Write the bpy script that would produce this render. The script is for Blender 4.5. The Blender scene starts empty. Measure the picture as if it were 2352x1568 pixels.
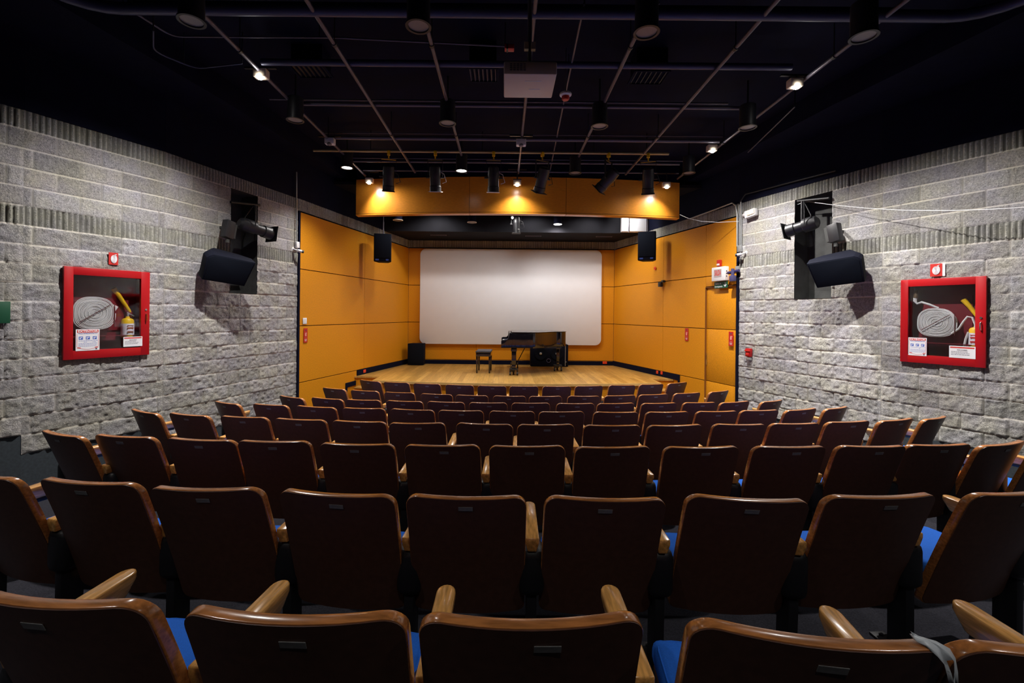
import bpy, bmesh, math, random
import numpy as np
from mathutils import Vector, Matrix, noise

scene = bpy.context.scene
COL = scene.collection
PI = math.pi
R = math.radians

# ------------------------------------------------------------------ camera
F = 1045.0; CX = 1158.0; CY = 720.5; ROLL = -0.0096; CAMZ = 2.05
cd = bpy.data.cameras.new('camera'); cam = bpy.data.objects.new('camera', cd); COL.objects.link(cam)
cam.location = (0, 0, CAMZ); cam.rotation_euler = (PI/2, ROLL, 0)
cd.sensor_width = 36.0; cd.lens = F/2352*36.0
cd.shift_x = (1176-CX)/2352; cd.shift_y = -(784-CY)/2352
cd.clip_start = 0.02
scene.camera = cam

# ------------------------------------------------------------------ world + exposure
w = bpy.data.worlds.new('world'); scene.world = w; w.use_nodes = True
w.node_tree.nodes['Background'].inputs[0].default_value = (0.25, 0.3, 0.6, 1)
w.node_tree.nodes['Background'].inputs[1].default_value = 0.02
vs = scene.view_settings
vs.view_transform = 'Standard'; vs.look = 'None'; vs.gamma = 1.0; vs.use_curve_mapping = False
vs.exposure = 0.0

# light energies (W) per fixture kind, the room's lamps and the added fill cans
E_FLOOD = 860; E_CAN = 320; E_STAGE = 180; E_FILL = 80
WARM = (1.0, 0.955, 0.91); COOL = (0.96, 0.96, 1.0)

# ------------------------------------------------------------------ helpers
def ray(px, py):
    """plan direction through a point of the photograph: (dx, 1, dz)"""
    a = (px-CX)/F; b = -(py-CY)/F
    c, s = math.cos(ROLL), math.sin(ROLL)
    return Vector((a*c+b*s, 1.0, -a*s+b*c))
def at_z(px, py, z):
    d = ray(px, py); t = (z-CAMZ)/d.z
    return Vector((d.x*t, t, z))
def at_y(px, py, Y):
    d = ray(px, py); return Vector((d.x*Y, Y, CAMZ+d.z*Y))

def tag(o, label=None, cat=None, group=None, kind=None):
    if label: o['label'] = label
    if cat: o['category'] = cat
    if group: o['group'] = group
    if kind: o['kind'] = kind
    return o
def empty(name, loc=(0, 0, 0), rz=0, label=None, cat=None, group=None, rot=None):
    o = bpy.data.objects.new(name, None); COL.objects.link(o)
    o.empty_display_size = 0.05
    o.location = loc; o.rotation_euler = rot if rot else (0, 0, rz)
    return tag(o, label, cat, group)
def copy_tree(o, parent=None):
    c = o.copy(); COL.objects.link(c); c.parent = parent
    for ch in list(o.children): copy_tree(ch, c)
    return c

class MB:
    def __init__(s): s.bm = bmesh.new()
    def _place(s, vs_, M):
        for v in vs_: v.co = M @ v.co
    def box(s, c, d, b=0.0, rot=None, seg=2, taper=None):
        t = bmesh.new(); bmesh.ops.create_cube(t, size=1.0)
        for v in t.verts:
            v.co = Vector((v.co.x*d[0], v.co.y*d[1], v.co.z*d[2]))
            if taper and v.co.z < 0: v.co.x *= taper[0]; v.co.y *= taper[1]
        if b > 0: bmesh.ops.bevel(t, geom=t.edges[:], offset=b, segments=seg, affect='EDGES', profile=0.5)
        M = Matrix.Translation(c)
        if rot is not None: M = M @ (rot if isinstance(rot, Matrix) else Matrix.Rotation(rot[1], 4, rot[0]))
        s._merge(t, M); return s
    def _merge(s, t, M=None):
        if M is not None:
            for v in t.verts: v.co = M @ v.co
        me = bpy.data.meshes.new('tmp'); t.to_mesh(me); t.free()
        s.bm.from_mesh(me); bpy.data.meshes.remove(me)
    def cyl(s, p0, p1, r, r2=None, n=16, caps=True):
        p0 = Vector(p0); p1 = Vector(p1); d = p1-p0
        t = bmesh.new()
        bmesh.ops.create_cone(t, cap_ends=caps, segments=n, radius1=r, radius2=r if r2 is None else r2, depth=d.length)
        s._merge(t, Matrix.Translation((p0+p1)/2) @ d.to_track_quat('Z', 'Y').to_matrix().to_4x4()); return s
    def sph(s, c, r, sc=(1, 1, 1), n=16):
        t = bmesh.new(); bmesh.ops.create_uvsphere(t, u_segments=n, v_segments=n//2, radius=r)
        s._merge(t, Matrix.Translation(c) @ Matrix.Diagonal((*sc, 1))); return s
    def tube(s, pts, r, n=8, closed=False):
        pts = [Vector(p) for p in pts]; rings = []
        N = len(pts); nrm = None
        for i, p in enumerate(pts):
            a = pts[(i-1) % N] if (closed or i > 0) else p
            b = pts[(i+1) % N] if (closed or i < N-1) else p
            tg = (b-a).normalized()
            if nrm is None: nrm = tg.orthogonal()
            nrm = nrm - tg*nrm.dot(tg)                      # parallel transport keeps the tube from twisting
            nrm = nrm.normalized() if nrm.length > 1e-6 else tg.orthogonal().normalized()
            bi = tg.cross(nrm)
            rr = r[i] if isinstance(r, (list, tuple)) else r
            rings.append([s.bm.verts.new(p + nrm*(rr*math.cos(2*PI*k/n)) + bi*(rr*math.sin(2*PI*k/n))) for k in range(n)])
        for i in range(N if closed else N-1):
            A = rings[i]; B = rings[(i+1) % N]
            for k in range(n): s.bm.faces.new((A[k], A[(k+1) % n], B[(k+1) % n], B[k]))
        if not closed:
            s.bm.faces.new(rings[0][::-1]); s.bm.faces.new(rings[-1])
        return s
    def lathe(s, c, prof, n=24, M=None):
        rings = []
        M = M or Matrix.Identity(4); T = Matrix.Translation(c) @ M
        for (r_, z_) in prof:
            rings.append([s.bm.verts.new(T @ Vector((max(r_, 1e-4)*math.cos(2*PI*k/n), max(r_, 1e-4)*math.sin(2*PI*k/n), z_))) for k in range(n)])
        for A, B in zip(rings, rings[1:]):
            for k in range(n): s.bm.faces.new((A[k], A[(k+1) % n], B[(k+1) % n], B[k]))
        s.bm.faces.new(rings[0][::-1]); s.bm.faces.new(rings[-1])
        return s
    def prism(s, pts, axis, a0, a1, b=0.0):
        """pts: outline in the two other axes; extruded a0..a1 along axis"""
        t = bmesh.new()
        def mk(p, a):
            if axis == 'Z': return (p[0], p[1], a)
            if axis == 'Y': return (p[0], a, p[1])
            return (a, p[0], p[1])
        A = [t.verts.new(mk(p, a0)) for p in pts]; B = [t.verts.new(mk(p, a1)) for p in pts]
        t.faces.new(A[::-1]); t.faces.new(B)
        n = len(pts)
        for i in range(n): t.faces.new((A[i], A[(i+1) % n], B[(i+1) % n], B[i]))
        bmesh.ops.recalc_face_normals(t, faces=t.faces)
        if b > 0:
            bmesh.ops.bevel(t, geom=t.edges[:], offset=b, segments=2, affect='EDGES', profile=0.5)
        s._merge(t); return s
    def quad(s, *ps):
        s.bm.faces.new([s.bm.verts.new(p) for p in ps]); return s
    def build(s, name, m, parent=None, loc=None, rot=None, smooth=True, angle=35, recalc=True):
        if recalc: bmesh.ops.recalc_face_normals(s.bm, faces=s.bm.faces)
        me = bpy.data.meshes.new(name); s.bm.to_mesh(me); s.bm.free()
        me.materials.append(m)
        if smooth:
            me.polygons.foreach_set('use_smooth', [True]*len(me.polygons))
            me.set_sharp_from_angle(angle=R(angle))
        o = bpy.data.objects.new(name, me); COL.objects.link(o)
        if parent: o.parent = parent
        if loc: o.location = loc
        if rot: o.rotation_euler = rot
        return o
def struct(o): o['kind'] = 'structure'; return o

def rrect(w_, h_, r_, n=5, cx=0, cy=0):
    pts = []
    for (sx, sy, a0) in ((1, 1, 0), (-1, 1, 90), (-1, -1, 180), (1, -1, 270)):
        for k in range(n+1):
            a = R(a0+90*k/n)
            pts.append((cx+sx*(w_/2-r_)+r_*math.cos(a), cy+sy*(h_/2-r_)+r_*math.sin(a)))
    return pts

def text(s, size, m, name, parent, loc, rot=(PI/2, 0, 0), ext=0.0006, align='CENTER', bold=0.0, sx=1.0):
    cu = bpy.data.curves.new('t', 'FONT'); cu.body = s; cu.size = size; cu.extrude = ext; cu.offset = bold
    cu.align_x = align; cu.align_y = 'CENTER'
    o = bpy.data.objects.new('t', cu); COL.objects.link(o)
    bpy.context.view_layer.update()
    me = bpy.data.meshes.new_from_object(o.evaluated_get(bpy.context.evaluated_depsgraph_get()))
    bpy.data.objects.remove(o)
    me.materials.clear(); me.materials.append(m)
    q = bpy.data.objects.new(name, me); COL.objects.link(q); q.parent = parent
    q.location = loc; q.rotation_euler = rot; q.scale = (sx, 1, 1)
    return q

# ------------------------------------------------------------------ materials
def mat(name, col, rough=0.5, metal=0.0, spec=0.5, coat=0.0, noise_amt=0.0, nscale=20, bump=0.0, bscale=None, stretch=None):
    m = bpy.data.materials.new(name); m.use_nodes = True
    nt = m.node_tree; b = nt.nodes['Principled BSDF']
    b.inputs['Base Color'].default_value = (*col, 1); b.inputs['Roughness'].default_value = rough
    b.inputs['Metallic'].default_value = metal; b.inputs['Specular IOR Level'].default_value = spec
    b.inputs['Coat Weight'].default_value = coat; b.inputs['Coat Roughness'].default_value = 0.12
    if noise_amt or bump:
        tc = nt.nodes.new('ShaderNodeTexCoord'); mp = nt.nodes.new('ShaderNodeMapping')
        nt.links.new(tc.outputs['Object'], mp.inputs[0])
        if stretch: mp.inputs['Scale'].default_value = stretch
        n = nt.nodes.new('ShaderNodeTexNoise'); n.inputs['Scale'].default_value = nscale; n.inputs['Detail'].default_value = 6
        nt.links.new(mp.outputs[0], n.inputs['Vector'])
        if noise_amt:
            cr = nt.nodes.new('ShaderNodeValToRGB')
            cr.color_ramp.elements[0].position = 0.3; cr.color_ramp.elements[1].position = 0.7
            cr.color_ramp.elements[0].color = (*[c*(1-noise_amt) for c in col], 1)
            cr.color_ramp.elements[1].color = (*[min(1, c*(1+noise_amt)) for c in col], 1)
            nt.links.new(n.outputs['Fac'], cr.inputs[0]); nt.links.new(cr.outputs[0], b.inputs['Base Color'])
        if bump:
            bp = nt.nodes.new('ShaderNodeBump'); bp.inputs['Strength'].default_value = bump; bp.inputs['Distance'].default_value = 0.01
            n2 = n
            if bscale:
                n2 = nt.nodes.new('ShaderNodeTexNoise'); n2.inputs['Scale'].default_value = bscale; n2.inputs['Detail'].default_value = 5
                nt.links.new(mp.outputs[0], n2.inputs['Vector'])
            nt.links.new(n2.outputs['Fac'], bp.inputs['Height']); nt.links.new(bp.outputs[0], b.inputs['Normal'])
    return m
def emis(name, col, st):
    m = bpy.data.materials.new(name); m.use_nodes = True; nt = m.node_tree
    b = nt.nodes['Principled BSDF']; b.inputs['Emission Color'].default_value = (*col, 1); b.inputs['Emission Strength'].default_value = st
    b.inputs['Base Color'].default_value = (*col, 1)
    return m

M = {}
M['panel'] = mat('orange_wood_panel', (0.66, 0.262, 0.010), 0.45, spec=0.25, noise_amt=0.16, nscale=60, bump=0.03, bscale=300)
M['fascia'] = mat('orange_fascia_wood', (0.60, 0.225, 0.02), 0.28, noise_amt=0.12, nscale=14, stretch=(1, 8, 8))
M['rim'] = mat('varnished_seat_wood', (0.50, 0.19, 0.055), 0.22, coat=0.5, noise_amt=0.35, nscale=9, stretch=(1.5, 8, 12))
M['arm'] = mat('varnished_arm_wood', (0.72, 0.36, 0.10), 0.22, coat=0.5, noise_amt=0.35, nscale=10, stretch=(9, 1.2, 9))
M['backp'] = mat('dark_brown_laminate', (0.10, 0.043, 0.028), 0.42, noise_amt=0.15, nscale=40)
M['blue'] = mat('blue_fabric', (0.02, 0.16, 0.75), 0.85, noise_amt=0.12, nscale=300, bump=0.1, spec=0.2)
M['black'] = mat('black_metal', (0.012, 0.012, 0.015), 0.45)
M['blackm'] = mat('matt_black_paint', (0.003, 0.004, 0.016), 0.85, spec=0.12, noise_amt=0.2, nscale=5)
M['blackp'] = mat('black_plastic', (0.004, 0.005, 0.012), 0.8, spec=0.12, bump=0.1, nscale=400)
M['grille'] = mat('black_speaker_grille', (0.004, 0.006, 0.012), 0.85, spec=0.12, bump=0.4, nscale=300)
M['pipe'] = mat('grey_painted_pipe', (0.11, 0.10, 0.125), 0.42, metal=0.3)
M['pipe2'] = mat('blue_grey_painted_pipe', (0.05, 0.055, 0.11), 0.45, metal=0.2)
M['steel'] = mat('galvanised_steel', (0.45, 0.47, 0.48), 0.4, metal=0.7)
M['chrome'] = mat('chrome', (0.8, 0.8, 0.8), 0.15, metal=1.0)
M['white'] = mat('white_plastic', (0.75, 0.75, 0.76), 0.45)
M['cream'] = mat('cream_plastic', (0.78, 0.66, 0.50), 0.5)
M['red'] = mat('red_enamel', (0.40, 0.004, 0.008), 0.35)
M['redin'] = mat('red_inner_enamel', (0.14, 0.004, 0.01), 0.5)
M['redsign'] = mat('red_sign', (0.5, 0.02, 0.015), 0.45)
M['orangep'] = mat('orange_socket_plastic', (0.85, 0.06, 0.01), 0.45)
M['yellow'] = mat('yellow_paint', (0.75, 0.48, 0.01), 0.45, noise_amt=0.1, nscale=15)
M['canvas'] = mat('white_hose_canvas', (0.62, 0.63, 0.6), 0.85, bump=0.2, nscale=200)
M['hosedark'] = mat('hose_gap', (0.12, 0.12, 0.12), 0.9)
M['strap'] = mat('dark_red_strap', (0.08, 0.01, 0.01), 0.7)
M['paper'] = mat('white_paper', (0.78, 0.78, 0.82), 0.7)
M['ink'] = mat('dark_ink', (0.05, 0.05, 0.09), 0.7)
M['bluei'] = mat('blue_ink', (0.05, 0.12, 0.5), 0.7)
M['redi'] = mat('red_ink', (0.6, 0.04, 0.03), 0.7)
M['green'] = mat('green_sign', (0.006, 0.075, 0.035), 0.5)
M['screen'] = mat('projection_screen', (0.79, 0.80, 0.84), 0.85, spec=0.1, noise_amt=0.01, nscale=5)
M['nframe'] = mat('niche_paint', (0.045, 0.046, 0.045), 0.85, noise_amt=0.3, nscale=6, bump=0.2, bscale=60)
M['pianob'] = mat('piano_black', (0.008, 0.008, 0.014), 0.12, coat=0.6)
M['bench'] = mat('bench_leather', (0.03, 0.03, 0.045), 0.35)
M['carpet'] = mat('grey_carpet', (0.026, 0.026, 0.034), 0.95, noise_amt=0.35, nscale=120, bump=0.3, bscale=300, spec=0.1)
M['base'] = mat('dark_ribbed_base', (0.035, 0.045, 0.055), 0.8, noise_amt=0.2, nscale=40)
M['plate'] = mat('grey_number_plate', (0.20, 0.20, 0.20), 0.35, noise_amt=0.2, nscale=60)
M['tape'] = mat('torn_clear_tape', (0.65, 0.7, 0.75), 0.3)
M['frost'] = mat('frosted_lens', (0.22, 0.20, 0.19), 0.35)
M['duct'] = mat('white_duct_board', (0.7, 0.72, 0.78), 0.6)
M['sidepaint'] = mat('grey_ceiling_paint', (0.007, 0.007, 0.010), 0.8, spec=0.15, noise_amt=0.2, nscale=4)
M['glow'] = emis('lit_lamp_lens', (1, 0.97, 0.93), 60)
M['glows'] = emis('lit_downlight_lens', (1, 0.97, 0.93), 14)
M['led'] = emis('blue_indicator', (0.1, 0.3, 1.0), 3)

# oak boards of the stage floor
def oak():
    m = bpy.data.materials.new('oak_boards'); m.use_nodes = True; nt = m.node_tree; b = nt.nodes['Principled BSDF']
    tc = nt.nodes.new('ShaderNodeTexCoord'); mp = nt.nodes.new('ShaderNodeMapping'); mp.inputs['Rotation'].default_value = (0, 0, PI/2)
    nt.links.new(tc.outputs['Object'], mp.inputs[0])
    br = nt.nodes.new('ShaderNodeTexBrick'); br.inputs['Scale'].default_value = 1.0
    br.inputs['Color1'].default_value = (0.56, 0.315, 0.075, 1); br.inputs['Color2'].default_value = (0.36, 0.19, 0.04, 1)
    br.inputs['Mortar'].default_value = (0.2, 0.09, 0.03, 1); br.inputs['Mortar Size'].default_value = 0.002
    br.inputs['Brick Width'].default_value = 1.6; br.inputs['Row Height'].default_value = 0.11; br.inputs['Bias'].default_value = -0.2
    nt.links.new(mp.outputs[0], br.inputs[0])
    mp2 = nt.nodes.new('ShaderNodeMapping'); mp2.inputs['Scale'].default_value = (14, 1.5, 1)
    nt.links.new(tc.outputs['Object'], mp2.inputs[0])
    n = nt.nodes.new('ShaderNodeTexNoise'); n.inputs['Scale'].default_value = 2.5; n.inputs['Detail'].default_value = 7
    nt.links.new(mp2.outputs[0], n.inputs['Vector'])
    mx = nt.nodes.new('ShaderNodeMix'); mx.data_type = 'RGBA'; mx.blend_type = 'OVERLAY'; mx.inputs[0].default_value = 0.45
    nt.links.new(br.outputs[0], mx.inputs[6]); nt.links.new(n.outputs['Fac'], mx.inputs[7])
    nt.links.new(mx.outputs[2], b.inputs['Base Color']); b.inputs['Roughness'].default_value = 0.33
    return m
M['oak'] = oak()

# split-faced concrete block: colour comes per block and per joint from the mesh attribute
def stone():
    m = bpy.data.materials.new('split_face_block'); m.use_nodes = True; nt = m.node_tree; b = nt.nodes['Principled BSDF']
    at = nt.nodes.new('ShaderNodeAttribute'); at.attribute_name = 'tint'
    tc = nt.nodes.new('ShaderNodeTexCoord')
    n = nt.nodes.new('ShaderNodeTexNoise'); n.inputs['Scale'].default_value = 55; n.inputs['Detail'].default_value = 8; n.inputs['Roughness'].default_value = 0.8
    nt.links.new(tc.outputs['Object'], n.inputs['Vector'])
    cr = nt.nodes.new('ShaderNodeValToRGB'); e = cr.color_ramp.elements
    e[0].position = 0.36; e[0].color = (0.25, 0.25, 0.25, 1); e[1].position = 0.64; e[1].color = (0.66, 0.65, 0.64, 1)
    nt.links.new(n.outputs['Fac'], cr.inputs[0])
    n2 = nt.nodes.new('ShaderNodeTexNoise'); n2.inputs['Scale'].default_value = 3.5; n2.inputs['Detail'].default_value = 3
    nt.links.new(tc.outputs['Object'], n2.inputs['Vector'])
    cr2 = nt.nodes.new('ShaderNodeValToRGB'); e = cr2.color_ramp.elements
    e[0].position = 0.35; e[0].color = (0.95, 0.93, 1.0, 1); e[1].position = 0.65; e[1].color = (1.0, 0.98, 0.88, 1)
    nt.links.new(n2.outputs['Fac'], cr2.inputs[0])
    m1 = nt.nodes.new('ShaderNodeMix'); m1.data_type = 'RGBA'; m1.blend_type = 'MULTIPLY'; m1.inputs[0].default_value = 1
    m0 = nt.nodes.new('ShaderNodeMix'); m0.data_type = 'RGBA'; m0.inputs[6].default_value = (0.50, 0.49, 0.47, 1)
    nt.links.new(at.outputs['Alpha'], m0.inputs[0]); nt.links.new(cr.outputs[0], m0.inputs[7])
    nt.links.new(m0.outputs[2], m1.inputs[6]); nt.links.new(cr2.outputs[0], m1.inputs[7])
    m2 = nt.nodes.new('ShaderNodeMix'); m2.data_type = 'RGBA'; m2.blend_type = 'MULTIPLY'; m2.inputs[0].default_value = 1
    nt.links.new(m1.outputs[2], m2.inputs[6]); nt.links.new(at.outputs['Color'], m2.inputs[7])
    nt.links.new(m2.outputs[2], b.inputs['Base Color']); b.inputs['Roughness'].default_value = 0.92; b.inputs['Specular IOR Level'].default_value = 0.2
    n3 = nt.nodes.new('ShaderNodeTexNoise'); n3.inputs['Scale'].default_value = 75; n3.inputs['Detail'].default_value = 6; n3.inputs['Roughness'].default_value = 0.7
    nt.links.new(tc.outputs['Object'], n3.inputs['Vector'])
    bp = nt.nodes.new('ShaderNodeBump'); nt.links.new(at.outputs['Alpha'], bp.inputs['Strength']); bp.inputs['Distance'].default_value = 0.022
    nt.links.new(n3.outputs['Fac'], bp.inputs['Height']); nt.links.new(bp.outputs[0], b.inputs['Normal'])
    return m
M['stone'] = stone()

def glass():
    m = bpy.data.materials.new('clear_glass'); m.use_nodes = True; nt = m.node_tree
    for n in list(nt.nodes): nt.nodes.remove(n)
    o = nt.nodes.new('ShaderNodeOutputMaterial'); t = nt.nodes.new('ShaderNodeBsdfTransparent'); g = nt.nodes.new('ShaderNodeBsdfGlossy')
    g.inputs['Roughness'].default_value = 0.03; 
    mx = nt.nodes.new('ShaderNodeMixShader'); t.inputs[0].default_value = (0.93, 0.93, 0.95, 1)
    mx.inputs[0].default_value = 0.05; nt.links.new(t.outputs[0], mx.inputs[1]); nt.links.new(g.outputs[0], mx.inputs[2])
    nt.links.new(mx.outputs[0], o.inputs[0]); return m
M['glass'] = glass()

# ------------------------------------------------------------------ lamps
def spot(name, parent, loc, energy, size=R(140), blend=0.6, aim=(0, 0, -1), col=WARM, radius=0.06):
    l = bpy.data.lights.new(name, 'SPOT'); l.energy = energy; l.spot_size = size; l.spot_blend = blend; l.color = col
    l.shadow_soft_size = radius
    o = bpy.data.objects.new(name, l); COL.objects.link(o); o.parent = parent; o.location = loc
    o.rotation_euler = Vector(aim).to_track_quat('-Z', 'Y').to_euler()
    return o

# ------------------------------------------------------------------ walls: plan frames
class Wall:
    """p0 -> p1 runs left to right as seen from the seats; local y points into the wall"""
    def __init__(s, p0, p1):
        s.p0 = Vector((*p0, 0)); s.p1 = Vector((*p1, 0)); s.u = (s.p1-s.p0).normalized(); s.L = (s.p1-s.p0).length
        s.a = math.atan2(s.u.y, s.u.x); s.n = Vector((-s.u.y, s.u.x, 0))
    def hit(s, px, py, off=0.0):
        d = ray(px, py); c = s.p0 - s.n*off - Vector((0, 0, CAMZ))
        t = s.n.dot(c)/s.n.dot(d)
        P = Vector((0, 0, CAMZ)) + d*t
        return (P-s.p0).dot(s.u), P.z
    def w(s, u, z, off=0.0):
        return s.p0 + s.u*u - s.n*off + Vector((0, 0, z))
    def mat(s): return Matrix.Translation(s.p0) @ Matrix.Rotation(s.a, 4, 'Z')

LJ = (-3.80, 8.36); LB = (-2.73, 12.95); RB = (3.12, 12.95); RJ = (4.33, 8.40)
L1 = (-4.466, 5.96); L2 = (-5.035, 4.753); L3 = (-6.1, 3.0)
R1 = (5.098, 6.145); R2 = (5.70, 4.93); R3 = (6.75, 3.2)
WL0 = Wall(L1, LJ); WL1 = Wall(L2, L1); WL2 = Wall(L3, L2)
WR0 = Wall(RJ, R1); WR1 = Wall(R1, R2); WR2 = Wall(R2, R3)
WSL = Wall(LJ, LB); WSR = Wall(RB, RJ); WB = Wall(LB, RB)
FLOORY = 6.85
def floor_z(y): return max(0.0, 0.1*(FLOORY-y))

# value noise on a grid, vectorised
rng = np.random.default_rng(7)
NG = rng.random((256, 256))
def vnoise(x, y):
    xi = np.floor(x).astype(int); yi = np.floor(y).astype(int); fx = x-xi; fy = y-yi
    fx = fx*fx*(3-2*fx); fy = fy*fy*(3-2*fy)
    g = lambda a, b: NG[a % 256, b % 256]
    return (g(xi, yi)*(1-fx)+g(xi+1, yi)*fx)*(1-fy)+(g(xi, yi+1)*(1-fx)+g(xi+1, yi+1)*fx)*fy
def fbm(x, y, o=4):
    v = 0; a = 0.5
    for k in range(o): v = v+a*vnoise(x*2**k+17*k, y*2**k+31*k); a *= 0.5
    return v
STOP = 4.13
def stone_wall(name, W, zbot, seed, holes=(), uoff=0.0, ds=0.0125):
    nu = int(W.L/ds)+1; nz = int((STOP-zbot)/ds)+1
    u = np.linspace(0, W.L, nu); z = np.linspace(zbot, STOP, nz)
    # snap grid lines to hole edges
    for (u0, u1, z0, z1) in holes:
        for e in (u0, u1): u[np.argmin(abs(u-e))] = e
        for e in (z0, z1): z[np.argmin(abs(z-e))] = e
    U, Z = np.meshgrid(u, z)
    c = np.floor((Z-0.13)/0.2+1e-6).astype(int)           # course number
    fz = (Z-0.13)/0.2 - c; dz = np.minimum(fz, 1-fz)*0.2
    band = ((Z > 3.93) | ((Z > 2.93) & (Z < 3.13)))
    Us = U + uoff + np.where(c % 2 == 0, 0.0, 0.2)
    bi = np.floor(Us/0.4).astype(int); fu = Us/0.4-bi; du = np.minimum(fu, 1-fu)*0.4
    jn = (fbm(U*9+seed, Z*9, 3)-0.5)*0.006
    d = np.minimum(dz, du)+jn
    mort = 1-np.clip((d-0.0035)/0.005, 0, 1)
    vj = np.clip((dz-du)/0.004+0.5, 0, 1)
    h = NG[(bi*13+seed) % 256, (c*29) % 256]
    h2 = NG[(bi*7+seed+90) % 256, (c*11+5) % 256]
    rough = np.where(Z > 3.13, 0.35, 1.0)
    tilt = ((fu-0.5)*(h-0.5)+(fz-0.5)*(h2-0.5))*0.016
    off = 0.012+(h-0.5)*0.012*rough + tilt*rough + (fbm(U*22+seed*3, Z*24+seed, 4)-0.47)*0.034*rough
    off = np.where(mort > 0, off*(1-mort)+(-0.004)*mort, off)
    # soldier courses: upright ribs with dark grooves
    uc = U+uoff; rp = 0.05; ri = np.floor(uc/rp).astype(int); fr = uc/rp-ri; dr = np.minimum(fr, 1-fr)*rp
    hr = NG[(ri*17+seed) % 256, (c*3+9) % 256]
    gr = 1-np.clip((dr-0.005-0.004*hr)/0.006, 0, 1)
    offb = 0.014+(hr-0.5)*0.014+(fbm(U*20+seed, Z*12, 3)-0.45)*0.02-0.022*gr
    offb = np.where(dz < 0.006, -0.002, offb)
    off = np.where(band, offb, off)
    ee = np.clip(np.minimum(U, W.L-U)/0.03, 0, 1); off = off*ee+0.004*(1-ee)
    t = 0.80+0.36*h
    tc = np.stack([t, t*(0.985+0.03*h2), t*(0.96+0.07*h2)], -1)
    mc = np.array([1.2, 1.18, 1.13])*(1-0.62*vj[..., None]); tc = tc*(1-mort[..., None])+mc*mort[..., None]
    tb = 0.7+0.35*hr; tbc = np.stack([tb*0.98, tb, tb*0.94], -1)*(1-0.75*gr[..., None])
    tc = np.where(band[..., None], tbc, tc)
    co = np.stack([U, -off, Z], -1).reshape(-1, 3)
    idx = np.arange(nu*nz).reshape(nz, nu)
    q = np.stack([idx[:-1, :-1], idx[:-1, 1:], idx[1:, 1:], idx[1:, :-1]], -1)
    um = (u[:-1]+u[1:])/2; zm = (z[:-1]+z[1:])/2; UM, ZM = np.meshgrid(um, zm)
    keep = np.ones_like(UM, bool)
    for (u0, u1, z0, z1) in holes: keep &= ~((UM > u0) & (UM < u1) & (ZM > z0) & (ZM < z1))
    q = q[keep].reshape(-1, 4); nf = len(q)
    me = bpy.data.meshes.new(name); me.vertices.add(len(co)); me.vertices.foreach_set('co', co.ravel())
    me.loops.add(nf*4); me.loops.foreach_set('vertex_index', q.ravel())
    me.polygons.add(nf); me.polygons.foreach_set('loop_start', np.arange(nf)*4); me.polygons.foreach_set('loop_total', np.full(nf, 4))
    me.polygons.foreach_set('use_smooth', np.ones(nf, bool))
    a = me.color_attributes.new('tint', 'FLOAT_COLOR', 'POINT')
    mk = np.where(band, gr, mort)
    a.data.foreach_set('color', np.concatenate([tc.reshape(-1, 3), 1-mk.reshape(-1, 1)], 1).ravel())
    me.update(calc_edges=True); me.validate()
    me.materials.append(M['stone'])
    o = bpy.data.objects.new(name, me); COL.objects.link(o); o.matrix_world = W.mat()
    return struct(o)

# niches and cabinets: openings in the stone (u0, u1, z0, z1)
def span(W, x0, x1, ym):
    a = W.hit(x0, ym)[0]; b = W.hit(x1, ym)[0]; return a, b
nl = span(WL0, 528, 590, 560); nr = span(WR0, 1826, 1912, 560)
NL = (nl[0], nl[1], 2.33, 3.93); NR = (nr[0], nr[1], 2.33, 3.93)
def cabspan(W, xl, xr, tl, tr, bl, br):
    u0, zt0 = W.hit(xl, tl, 0.05); u1, zt1 = W.hit(xr, tr, 0.05); _, zb0 = W.hit(xl, bl, 0.05); _, zb1 = W.hit(xr, br, 0.05)
    return u0, u1, (zb0+zb1)/2, (zt0+zt1)/2
CL = cabspan(WL1, 147, 344.5, 611, 625, 828, 813)
CR = cabspan(WR1, 2069, 2266, 642, 634.5, 829, 846)
def inset(c, d): return (c[0]+d, c[1]-d, c[2]+d, c[3]-d)
stone_wall('wall_left', WL0, 0.33, 3, [NL])
stone_wall('wall_left', WL1, 0.53, 11, [inset(CL, 0.03)], uoff=0.13)
stone_wall('wall_left', WL2, 0.73, 23, uoff=0.07)
stone_wall('wall_right', WR0, 0.33, 41, [NR], uoff=0.05)
stone_wall('wall_right', WR1, 0.53, 57, [inset(CR, 0.03)], uoff=0.2)
stone_wall('wall_right', WR2, 0.53, 71, uoff=0.11)

# backing behind the stone joints, dark base strip, black wall above
def backing(name, W, z0, z1, m, y0=0.01, y1=0.05, holes=None):
    b = MB(); b.box((W.L/2, (y0+y1)/2, (z0+z1)/2), (W.L, y1-y0, z1-z0))
    o = b.build(name, m, smooth=False); o.matrix_world = W.mat(); return struct(o)
CEIL = 5.15
for side, Ws in (('left', (WL0, WL1, WL2)), ('right', (WR0, WR1, WR2))):
    for W in Ws:
        zb = 0.33 if W in (WL0, WR0) else 0.53
        if W is WL2: zb = 0.73
        backing('baseboard_'+side, W, -0.1, zb, M['base'], 0.0, 0.04)
        backing('wall_%s_upper' % side, W, STOP, CEIL, M['blackm'], -0.012, 0.05)
for side, W in (('left', WSL), ('right', WSR), ('back', WB)):
    backing('wall_%s_upper' % side, W, STOP, CEIL, M['blackm'], -0.01, 0.05)
# closing walls beside and behind the seats, in the same black paint
def simple_wall(name, p0, p1, z0, z1, m):
    W = Wall(p0, p1); return backing(name, W, z0, z1, m, 0, 0.05)
simple_wall('wall_left', (-6.1, -3.5), L3, 0.0, CEIL, M['sidepaint'])
simple_wall('wall_right', R3, (6.75, -3.5), 0.0, CEIL, M['sidepaint'])
simple_wall('wall_rear', (6.75, -3.5), (-6.1, -3.5), 0.0, CEIL, M['sidepaint'])

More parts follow.
